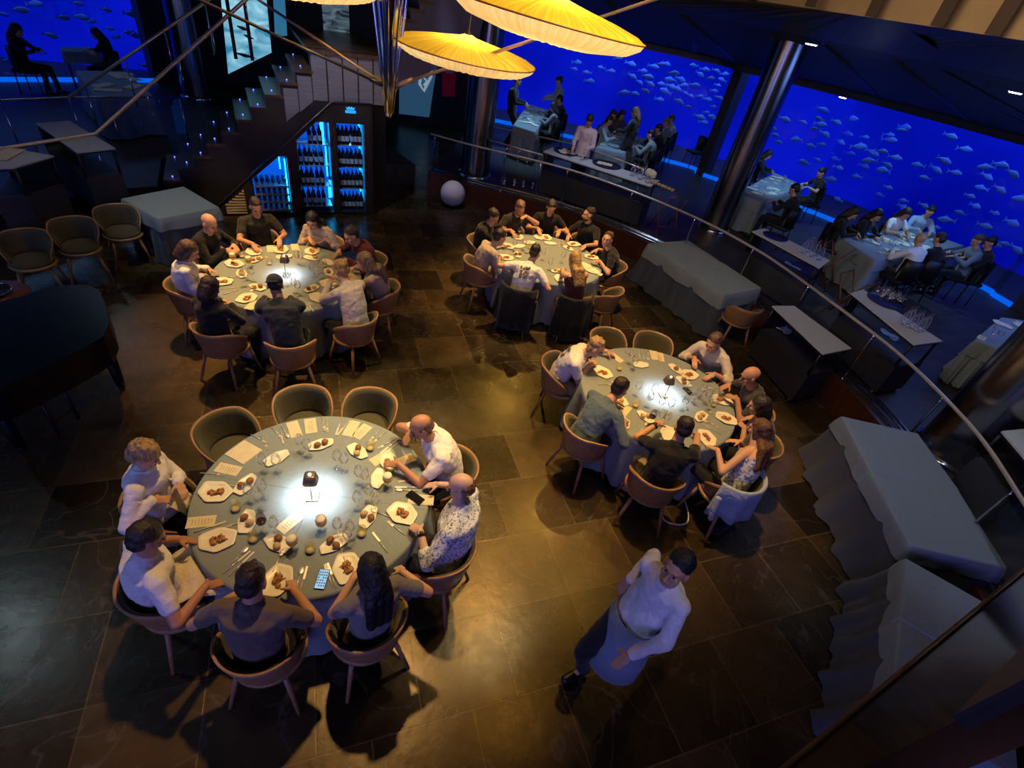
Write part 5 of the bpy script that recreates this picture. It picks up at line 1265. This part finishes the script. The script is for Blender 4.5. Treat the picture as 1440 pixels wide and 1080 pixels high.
# ---- things on the counters
def tray(C,u,v,z,r,label):
    p=at(u,v,z); t=thing('round_tray',label,'tray',p); MB().lathe([(.001,0),(r*.96,0),(r,.014),(r*.985,.014),(r*.95,.005),(.001,.005)],40).build('tray',M['tray'],t); return p
def deep(o): return o
def mini_plate(p,label,grp): inst('small_plate',PLm,(p.x,p.y,p.z),rnd.random()*6,label,'plate',grp,True,.62)
PLm=PL
ct='on the left round tray of the long counter'
p=tray('A',797,214,1.352,.30,'round black tray stacked with white plates at the left of the long counter')
for k in range(9):
    a=k*2.4; r_=.07*math.sqrt(k); mini_plate(Vector((p.x+r_*math.cos(a),p.y+r_*math.sin(a),p.z+.008)),'small white plate crowded '+ct,'white plates '+ct)
p=tray('A',853,232,1.352,.32,'round black tray with a few white plates at the middle of the long counter')
for k in range(6):
    mini_plate(Vector((p.x-.14+.10*(k%3),p.y+.05-.09*(k//3),p.z+.008)),'small white plate grouped on the middle tray of the long counter','white plates on the middle tray of the long counter')
def carafe_mesh():
    return MB().lathe([(.001,.002),(.045,.002),(.05,.02),(.05,.13),(.03,.18),(.018,.21),(.018,.25),(.022,.26)],14).mesh('water_carafe',M['glass'])
CM=carafe_mesh()
for (u0,v0,n,where) in ((888,247,5,'long counter'),(1128,355,5,'console with the round tray'),(1268,455,6,'console crowded with glasses')):
    for k in range(n):
        p=at(u0+k*5.5,v0+k*2.5-(k%2)*4,1.352); inst('water_carafe',CM,p,0,'clear water carafe standing in the cluster on the '+where,'carafe','carafes on the '+where,True)
# glasses on platform consoles and tables
tray('E',1090,333,1.352,.22,'round dark tray lying on the console behind the handrail')
t=tray('F',1245,424,1.352,.26,'round tray loaded with glasses on the right console')
def simple_glass():
    return MB().lathe([(.03,0),(.004,.004),(.004,.08),(.032,.105),(.036,.13),(.028,.17)],10).mesh('wine_glass',M['glass'])
SG=simple_glass()
for k in range(14): 
    a=k*2.4; r_=.055*math.sqrt(k); inst('wine_glass',SG,(t.x+r_*math.cos(a),t.y+r_*math.sin(a),t.z+.008),0,'empty wine glass on the loaded tray of the right console','wine glass','glasses on the loaded tray of the right console',True)
# folded cloth and bread on the long counter
def lump(u,v,z,sz,label,cat,mt,name,n=8):
    p=at(u,v,z); b=MB(); r_=random.Random(int(u))
    for k in range(n): b.ball((r_.uniform(-sz[0],sz[0])*.6,r_.uniform(-sz[1],sz[1])*.6,sz[2]*r_.uniform(.35,.75)),(sz[0]*.45,sz[1]*.45,sz[2]*r_.uniform(.3,.5)),12,8)
    b.v=[(q[0],q[1],max(q[2],0)) for q in b.v]
    t=thing(name,label,cat,p); realize(b,name.split('_')[0]+'_body' if False else 'body',mt,t,.01,3,.03,.08); return t
lump(913,250,1.352,(.13,.10,.16),'crumpled white napkin bundle near the right end of the long counter','napkin bundle',M['napkin'],'napkin_bundle')
for k in range(7):
    p=at(917+k*4.6,258+k*1.9,1.352); inst('bread_roll',RL[1],p,k,'pale bread roll in the row at the right end of the long counter','bread roll','bread rolls at the end of the long counter',True,1.5)
# shelf contents
def shelf_item(u,v,z,label,n,grp):
    for k in range(n):
        p=at(u+k*6,v+k*4,z); inst('serving_dish',BP,p,k*1.3,label,'dish',grp,True)
shelf_item(1094,459,.56,'small pale dish on the open shelf of the white-topped console',3,'dishes on the shelf of the white-topped console')
shelf_item(1244,468,.95,'pale dish on the open shelf of the right console',3,'dishes on the shelf of the right console')
shelf_item(1108,372,.95,'pale dish on the open shelf of the console with the round tray',3,'dishes on the shelf of the tray console')
# place settings on platform tables
def settings(k,n,kinds=('p','g')):
    C,c=PTC[k]; L_=[C[i] for i in range(4)]; r_=random.Random(ord(k[0])*7+len(k)); z=1.203
    for i in range(n):
        a=r_.uniform(.10,.90); b_=r_.uniform(.10,.90); p=(L_[0].lerp(L_[1],a)).lerp(L_[3].lerp(L_[2],a),b_)
        if i%3==0: inst('dinner_plate',PL,(p.x,p.y,z),r_.random()*6,'pale plate on the '+PTN[k],'plate','plates on the '+PTN[k],True,.8)
        elif i%3==1: inst('wine_glass',SG,(p.x,p.y,z),0,'empty wine glass on the '+PTN[k],'wine glass','glasses on the '+PTN[k],True)
        else: inst('menu_card',MC,(p.x,p.y,z),r_.random()*6,'pale card on the '+PTN[k],'menu card','cards on the '+PTN[k],True)
settings('d',36); settings('e',54); settings('b',27); settings('c',21); settings('r',9)
def linen(u,v,z,rz,label): p=at(u,v,z); inst('folded_linen',NK,p,rz,label,'napkin','folded linen on the left platform',False,2.2)
for i,(u,v) in enumerate([(145,120),(165,107),(152,127),(188,122),(183,110),(170,104)]): linen(u,v,1.206,i*1.1,'pale folded linen on the dark blue table behind the left screen')
linen(10,217,1.354,.3,'folded cloth on the console cut by the left edge')
# rack of crystal stands by the column
for i,(u,v) in enumerate([(708,262),(722,264),(735,266),(748,268)]):
    p=at(u,v,ZP); t=thing('crystal_stand','tall thin crystal candle stand behind the rail by the steel column','candle stand',p,group='crystal stands by the steel column'); SAME.add(t.name)
    MB().lathe([(.07,0),(.07,.02),(.012,.04),(.010,.75),(.05,.78),(.055,.84)],12).build('stand',M['glass'],t)
    for k in range(3): MB().ball((0,0,.06+.05*k),(.035,.035,.025),8,6).build('crystal',M['chrome'],t)
# black wire chair frame by the window
p=at(972,235,ZP); ch=dark_chair(p.x,p.y,math.radians(200),'empty black chair standing alone by the middle window')
# jackets and bags
def drape(k,deg,r,label,mt,low=.25,span=75,cat='jacket'):
    x,y,fc=seat_of(k,deg,r); t=thing('jacket',label,cat,(x,y,0),fc-PI/2); b=MB(); R=[]
    A=[math.radians(-span+2*span*j/30) for j in range(31)]
    def row(ro,z,am=0): return [Vector(((ro+am*math.sin(a*9))*math.sin(a),-(ro+am*math.sin(a*9))*math.cos(a),z+am*math.sin(a*5))) for a in A]
    R=[row(.25,.62),row(.265,.755),row(.285,.79),row(.305,.77),row(.315,.62,.006),row(.32,.45,.014),row(.325,low,.022)]
    R2=[row(.325-.012,low,.022),row(.308,.45,.014),row(.303,.62,.006),row(.296,.765),row(.285,.779),row(.272,.75),row(.26,.62)]
    b.rings([list(q) for q in zip(*(R+R2))],0,True,True).build('body',mt,t)
    for s in(-1,1): MB().cap((s*.29,-.12,.60),(s*.31,-.17,max(low,.3)),.035,.028).build('sleeve',mt,t)
    return t
drape(3,-56,1.25,'light blue denim jacket hung over the chair of the woman in sundress',CL['light_blue_denim'],.36)
drape(2,-106,1.10,'long black coat hung over the chair of the man with dark back print',CL['black_fabric'],.12)
drape(2,-64,1.10,'long black coat hung over the chair of the blonde woman',CL['black_fabric'],.1)
def bag(u,v,label,sz,mt,z=0.):
    p=at(u,v,z); t=thing('handbag',label,'bag',(p.x,p.y,z),rnd.random()*2); b=MB().ball((0,0,sz[2]*.5),(sz[0]/2,sz[1]/2,sz[2]*.55),16,10); b.v=[(q[0],q[1],max(q[2],0)) for q in b.v]
    b.build('bag_body',mt,t); MB().tube([(-sz[0]*.3,0,sz[2]*.8),(-sz[0]*.2,0,sz[2]*1.35),(sz[0]*.2,0,sz[2]*1.35),(sz[0]*.3,0,sz[2]*.8)],.008,6).build('handle',mt,t); return t
bag(1004,742,'black handbag on the floor beside the denim jacket',(.34,.20,.26),CL['black_fabric'])
bag(283,486,'black handbag on the floor by the woman in white blouse',(.26,.16,.3),CL['black_fabric'])
# white cord looping on the floor, folded crutch leaning at the burgundy woman's chair
P_=[at(u,v,.012) for u,v in [(962,700),(968,722),(966,735),(955,738),(940,735),(932,728),(930,718)]]
o=MB().tube(spline(P_,5),.009,6).build('strap',M['wshoe'],origin=P_[3]); tag(o,'white strap looping on the floor under the chair of the man in black tee','strap')
a_=at(779,474,.01); b_=at(807,419,.62)
o=MB().tube([a_,a_.lerp(b_,.5),b_],[.012,.016,.02],8).build('folded_umbrella',M['wshoe'],origin=a_); tag(o,'white folded umbrella leaning at the chair of the blonde woman in burgundy','umbrella')
# napkin across the lap of the man in white tee
def lapcloth(u,v,z,rz,w_,h_,label):
    p=at(u,v,z); b=MB(); R=[]
    for i in range(13): R.append([Vector(((j/12-.5)*w_,(i/12-.5)*h_,.012*math.sin(i*.9+j*.5)+.008*math.sin(j*1.3)-.10*((j/12-.5)*2)**2)) for j in range(13)])
    o=b.rings(R,0,False,False).build('lap_napkin',M['napkin']); o.location=p; o.rotation_euler=(0,0,rz); sl=o.modifiers.new('s','SOLIDIFY'); sl.thickness=.004; tag(o,label,'napkin')
lapcloth(272,800,.69,.6,.34,.44,'cream napkin spread over the lap of the man in white tee')
lapcloth(246,700,.80,.3,.16,.18,'cream napkin held in the hands of the fair-haired woman')
# ceiling bits
for i,(u,v,z) in enumerate([(1141,62,4.15),(1428,130,4.1),(1185,137,3.5),(1432,131,4.1)][:3]):
    p=at(u,v,z); o=MB().lathe([(.001,-.01),(.05,-.01),(.06,0),(.001,.0)],14).build('downlight',M['whitelight'],origin=None); o.location=p; tag(o,['small white downlight right of the leaning column','small white downlight at the upper right edge','small white downlight on the window head'][i],'downlight')
# ---- fish
def fish_mesh(seed):
    b=MB(); prof=[(-.16,.004,.012),(-.12,.012,.030),(-.05,.022,.062),(.03,.026,.075),(.10,.020,.055),(.15,.008,.02),(.16,.002,.004)]
    R=[[Vector((x,w_*math.cos(2*PI*j/10),h_*math.sin(2*PI*j/10))) for j in range(10)] for x,w_,h_ in prof]; b.rings(R)
    b.extr([(-.14,0,.0),(-.23,0,.065),(-.205,0,0),(-.23,0,-.065)],.006,direction=(0,1,0)); b.extr([(-.06,0,.05),(.0,0,.105),(.06,0,.06)],.005,direction=(0,1,0)); return b.mesh('fish',M['fish'])
FM=fish_mesh(1)
def school(L_,pts,zr,lab_,grp,dmin=.5,dmax=2.2,seed=1):
    r_=random.Random(seed); pts=[Vector(p) for p in pts]
    for u,v in L_:
        d=None; r=Vector(ray(u,v))
        for i in range(len(pts)-1):
            a,b_=pts[i],pts[i+1]; t_=(b_-a); n=Vector((-t_.y,t_.x)).normalized() if False else Vector((-t_.y,t_.x,0)).normalized()
            off=r_.uniform(dmin,dmax); q=a+n*off; den=n.x*r.x+n.y*r.y
            if abs(den)<1e-6: continue
            tt=((q.x)*n.x+q.y*n.y)/den; P_=r*tt; s=((P_.x-a.x)*t_.x+(P_.y-a.y)*t_.y)/(t_.length**2)
            if -.12<=s<=1.12 and tt>0: d=(P_,n,t_); break
        if not d: continue
        P_,n,t_=d; ang=math.atan2(t_.y,t_.x)+(r_.choice([0,0,0,PI]))+r_.uniform(-.5,.5)
        o=bpy.data.objects.new('fish',FM); COL.objects.link(o); o.location=(P_.x,P_.y,EYE+P_.z); o.rotation_euler=(r_.uniform(-.2,.2),r_.uniform(-.2,.3),ang); s=r_.uniform(.6,1.1); o.scale=(s,s*1.2,s)
        tag(o,lab_,'fish',grp,same=True)
import itertools
F1=[(812,88),(808,97),(825,102),(830,114),(870,82),(905,100),(912,108),(920,94),(930,118),(938,90),(942,112),(948,103),(952,125),(958,112),(964,131),(908,128),(928,140),(893,132),(975,92),(985,105),(992,98),(1000,110),(1005,128),(1010,120),(985,135),(978,120),(996,140),(1004,150),(968,150),(955,143),(1015,112),(1020,104),(930,70+20),(888,90),(860,100),(845,95),(1002,165),(994,158),(990,172),(890,108),(900,116),(1012,138),(985,165),(878,130),(915,118),(935,128),(945,122),(962,120),(972,135),(1008,100)]
F2=[(1158,155),(1152,167),(1155,175),(1198,167),(1145,181),(1161,189),(1191,189),(1217,193),(1251,190),(1252,197),(1177,172),(1104,168),(1086,181),(1119,196),(1095,200),(1156,203),(1209,206),(1166,214),(1196,216),(1241,213),(1221,226),(1174,223),(1150,225),(1216,234),(1248,232),(1241,239),(1180,236),(1204,248),(1168,252),(1250,264),(1236,274),(1270,282),(1268,183),(1273,179),(1290,232),(1317,239),(1344,243),(1329,226),(1385,235),(1389,249),(1379,264),(1407,267),(1365,276),(1372,290),(1350,299),(1329,309),(1386,318),(1424,314),(1338,192),(1435,280),(1413,343),(1431,352),(1178,280),(1170,300),(1270,292),(1316,320),(1400,300),(1300,250),(1358,210),(1408,232),(1090,190),(1130,172),(1140,205),(1228,215),(1182,200),(1130,228),(1260,222),(1300,290),(1425,245),(1400,345)]
FLf=[(50,5),(110,5),(90,25),(115,24),(186,20),(150,14),(180,45),(190,50),(72,50),(165,52),(12,85),(10,105),(5,20),(130,30),(203,92),(205,70),(30,14),(155,40)]
school(F1,AQ1,None,'pale fish swimming in the middle tank','fish in the middle tank',seed=2)
school(F2,AQ2,None,'pale fish swimming in the right tank','fish in the right tank',seed=5)
school(FLf,AQL,None,'pale fish swimming in the far left tank','fish in the far left tank',seed=8)
# ================================================================== LIGHT
def light(ty,name,loc,en,col,size=1.,aim=None,spot=None,blend=.5,sy=None):
    l=bpy.data.lights.new(name,ty); l.energy=en; l.color=col
    if ty=='AREA': l.size=size; 
    if ty=='AREA' and sy: l.shape='RECTANGLE'; l.size_y=sy
    if ty in('POINT','SPOT'): l.shadow_soft_size=size
    if spot: l.spot_size=math.radians(spot); l.spot_blend=blend
    o=bpy.data.objects.new(name,l); COL.objects.link(o); o.location=loc
    if aim is not None: o.rotation_euler=(Vector(aim)-Vector(loc)).to_track_quat('-Z','Y').to_euler()
    return o
WARM=(1.,.57,.20); 
for k,e in ((1,1000),(2,3000),(3,1600),(4,2300)):
    x,y=TC[k]; ox,oy={4:(-1.3,.9),3:(-1.1,-.1),1:(-.1,1.6)}.get(k,(.4,.5)); light('SPOT','warm_downlight_or_fill',(x+ox,y+oy,7.2),e*1.0,WARM,.12,(x,y,.7),38 if k!=2 else 36,.7)
# warm wash on the open floor in the middle
light('SPOT','warm_downlight_or_fill',(.2,5.6,7.2),900,(1.,.50,.09),.15,(-.35,4.2,0),40,.9)
light('SPOT','warm_downlight_or_fill',(1.2,3.9,7.2),130,(1.,.50,.09),.12,(.25,2.7,0),34,.9)
light('SPOT','warm_downlight_or_fill',(-2.,9.5,7.2),200,(1.,.62,.3),.15,(-1.3,9,0),45,.9)
light('SPOT','cool_fill',(-6.2,4.5,7.2),120,(.85,.8,.75),.15,(-5.6,6,0),50,.9)
# lanterns are lit from above
light('SPOT','shade_light',(.9,4.6,7.0),1000,(1.,.8,.45),.1,(.2,4.1,4.1),34,.8)
light('SPOT','shade_light',(-.6,7.2,7.0),900,(1.,.8,.45),.1,(-.6,6.2,3.8),32,.8)
light('SPOT','shade_light',(-2.2,5.2,7.2),600,(1.,.8,.45),.1,(-2.1,4.6,4.6),32,.8)
# added blue fill from behind the camera, plus one for the tanks in view
light('AREA','blue_fill',(-1.,-5.5,3.0),200,(.28,.26,1.),7.,(0,3,.6),sy=2.6)
light('AREA','blue_fill',(-8.5,-3.5,2.6),60,(.25,.5,1.),3.,(-4,2,0),sy=2)
light('AREA','blue_fill',(7.6,8.5,3.6),60,(.16,.32,1.),2.5,(6.6,9.4,1.2),sy=2)
light('SPOT','cool_fill',(4.65,4.2,4.1),60,(.52,.68,1.),.1,(4.4,4.0,.7),54,.6)  # added fill spot brightening the long side table
light('SPOT','cool_fill',(7.2,11.6,3.25),130,(.28,.6,1.),.1,(7.3,11.4,1.2),100,.8)  # added fill, this and the next three brighten platform tabletops
light('SPOT','cool_fill',(5.5,13.2,3.25),150,(.28,.6,1.),.1,(5.6,13.7,1.2),95,.8)
light('SPOT','cool_fill',(-.9,15.,3.3),190,(.35,.7,1.),.1,(-.9,15,1.2),80,.8)
light('SPOT','cool_fill',(1.7,13.6,3.3),150,(.35,.65,1.),.1,(1.6,13.6,1.2),80,.8)
light('SPOT','cool_fill',(.9,10.9,3.9),110,(.6,.7,1.),.1,(.9,11.2,1.3),70,.9)
light('SPOT','cool_fill',(-4.4,15.,6.),700,(.4,.6,1.),.2,(-4.3,14.8,0),45,.8)  # added fill giving the far floor its blue light
light('SPOT','cool_fill',(-9.,11.,5.),25,(.4,.5,.8),.2,(-9.,11.,1.2),60,.8)
light('SPOT','cool_fill',(-6.8,7.2,5.),14,(.6,.55,.7),.2,(-7.,7.3,1.3),50,.8)
# glimmers reflected in the polished slabs: small ceiling lamps
def glint(u,v,c,e,h=7.3,cone=30,r=.06):
    p=at(u,v,0); k=(EYE+h)/EYE; q=Vector((p.x*k,p.y*k,h)); light('SPOT','pin_light',q,e,c,r,p,cone,.9)
for u,v,e in ((758,735,230),(805,838,120),(590,655,130),(712,560,240),(700,500,120)): glint(u,v,(1.,.58,.10),e)
for u,v,e in ((4,877,70),(25,906,70),(590,262,500),(183,481,30)): glint(u,v,(.5,.72,1.),e)
for s_,z_ in ((.95,.75),(1.62,1.2),(2.25,1.3)): light('POINT','cabinet_fill',sp(s_,z_,.0),2.5,(.05,.35,1.),.05)  # added point lamps strengthening the blue glow between the bottles
light('SPOT','cool_fill',(-2.4,10.3,4.6),130,(.85,.8,1.),.1,(bp_.x,bp_.y,.3),22,.8)  # added fill spot lifting the white globe
light('SPOT','cool_fill',(3.2,7.4,6.5),85,(.95,.85,.75),.1,(2.8,8.7,.75),26,.8)  # added fill on the clothed table beside the platform
light('SPOT','cool_fill',(4.5,2.6,3.6),12,(.6,.7,1.),.1,(4.3,2.45,.75),26,.7)  # added narrow fill on the cloth by the glass wall
light('SPOT','cool_fill',(-5.2,6.0,5.5),230,(.9,.88,.8),.1,(-5.4,7.0,.75),26,.8)  # added fill spot for the small square table
light('SPOT','warm_downlight_or_fill',(-4.6,6.6,4.6),380,(1.,.72,.35),.1,sp(.15,.3),14,.8)  # added fill spot making the brass louvre show
light('SPOT','cool_fill',(2.4,.9,6.8),190,(.92,.84,1.),.12,(1.35,2.35,1.2),17,.8)  # added fill spot brightening the walking waiter
light('SPOT','warm_downlight_or_fill',(-4.4,4.0,7.2),900,WARM,.12,(-2.8,5.6,.7),32,.8)  # added second spot evening the light on the rear left table
# added spot brightening the steel panels on the stair
light('SPOT','cool_fill',(-4.2,7.,5.5),420,(.75,.75,.85),.1,sp(1.9,2.3),35,.9)
# lights above the water
for pts,e in ((AQ1,190),(AQ2,150),(AQL,90)):
    a_,b_=pts[0],pts[-1]; c=(a_+b_)/2; t_=(b_-a_).normalized(); n=Vector((-t_.y,t_.x,0)); q=c+n*1.5
    o=light('AREA','tank_lamp',(q.x,q.y,4.4),e,(.2,.45,1.),(b_-a_).length,(q.x,q.y,0),sy=1.6); o.rotation_euler=(0,0,math.atan2(t_.y,t_.x))
# added warm fill washing the tan upper storey
light('AREA','upper_fill',(.5,4.,5.8),150,(1.,.75,.42),4.,(3.8,8.,5.1),sy=1.)
W=bpy.data.worlds.new('dim_room'); SC.world=W; W.use_nodes=True; W.node_tree.nodes['Background'].inputs[0].default_value=(.17,.12,.08,1); W.node_tree.nodes['Background'].inputs[1].default_value=.08
SC.cycles.use_denoising=True; SC.cycles.max_bounces=7; SC.cycles.transparent_max_bounces=16; SC.cycles.diffuse_bounces=2; SC.cycles.glossy_bounces=3; SC.cycles.sample_clamp_indirect=4; SC.cycles.caustics_reflective=False; SC.cycles.caustics_refractive=False
# ================================================================== LABELS: tell look-alikes apart by their order from the left
bpy.data.scenes.remove(SC2)
WORDS={1:'leftmost',2:'second from the left',3:'third from the left',4:'fourth from the left',5:'fifth from the left',6:'sixth from the left',7:'seventh from the left'}
NUM=['','one','two','three','four','five','six','seven','eight','nine','ten']
VL=bpy.context.view_layer; VL.update()
by={}
for o in COL.objects:
    if o.parent is None and 'label' in o.keys() and not o.name in SAME and o.get('kind') is None: by.setdefault(o['label'],[]).append(o)
for l,os_ in by.items():
    if len(os_)<2: continue
    os_.sort(key=lambda o: proj(o.matrix_world.translation)[0]); n=len(os_)
    for i,o in enumerate(os_):
        w_='left one' if n==2 and i==0 else 'right one' if n==2 else 'leftmost' if i==0 else 'rightmost' if i==n-1 else WORDS.get(i+1,str(i+1)+'th from the left')
        o['label']=l+', '+w_
for o in COL.objects:
    if o.parent is not None:
        for k in('category','group','label'):
            if k in o.keys() and k!='label': del o[k]
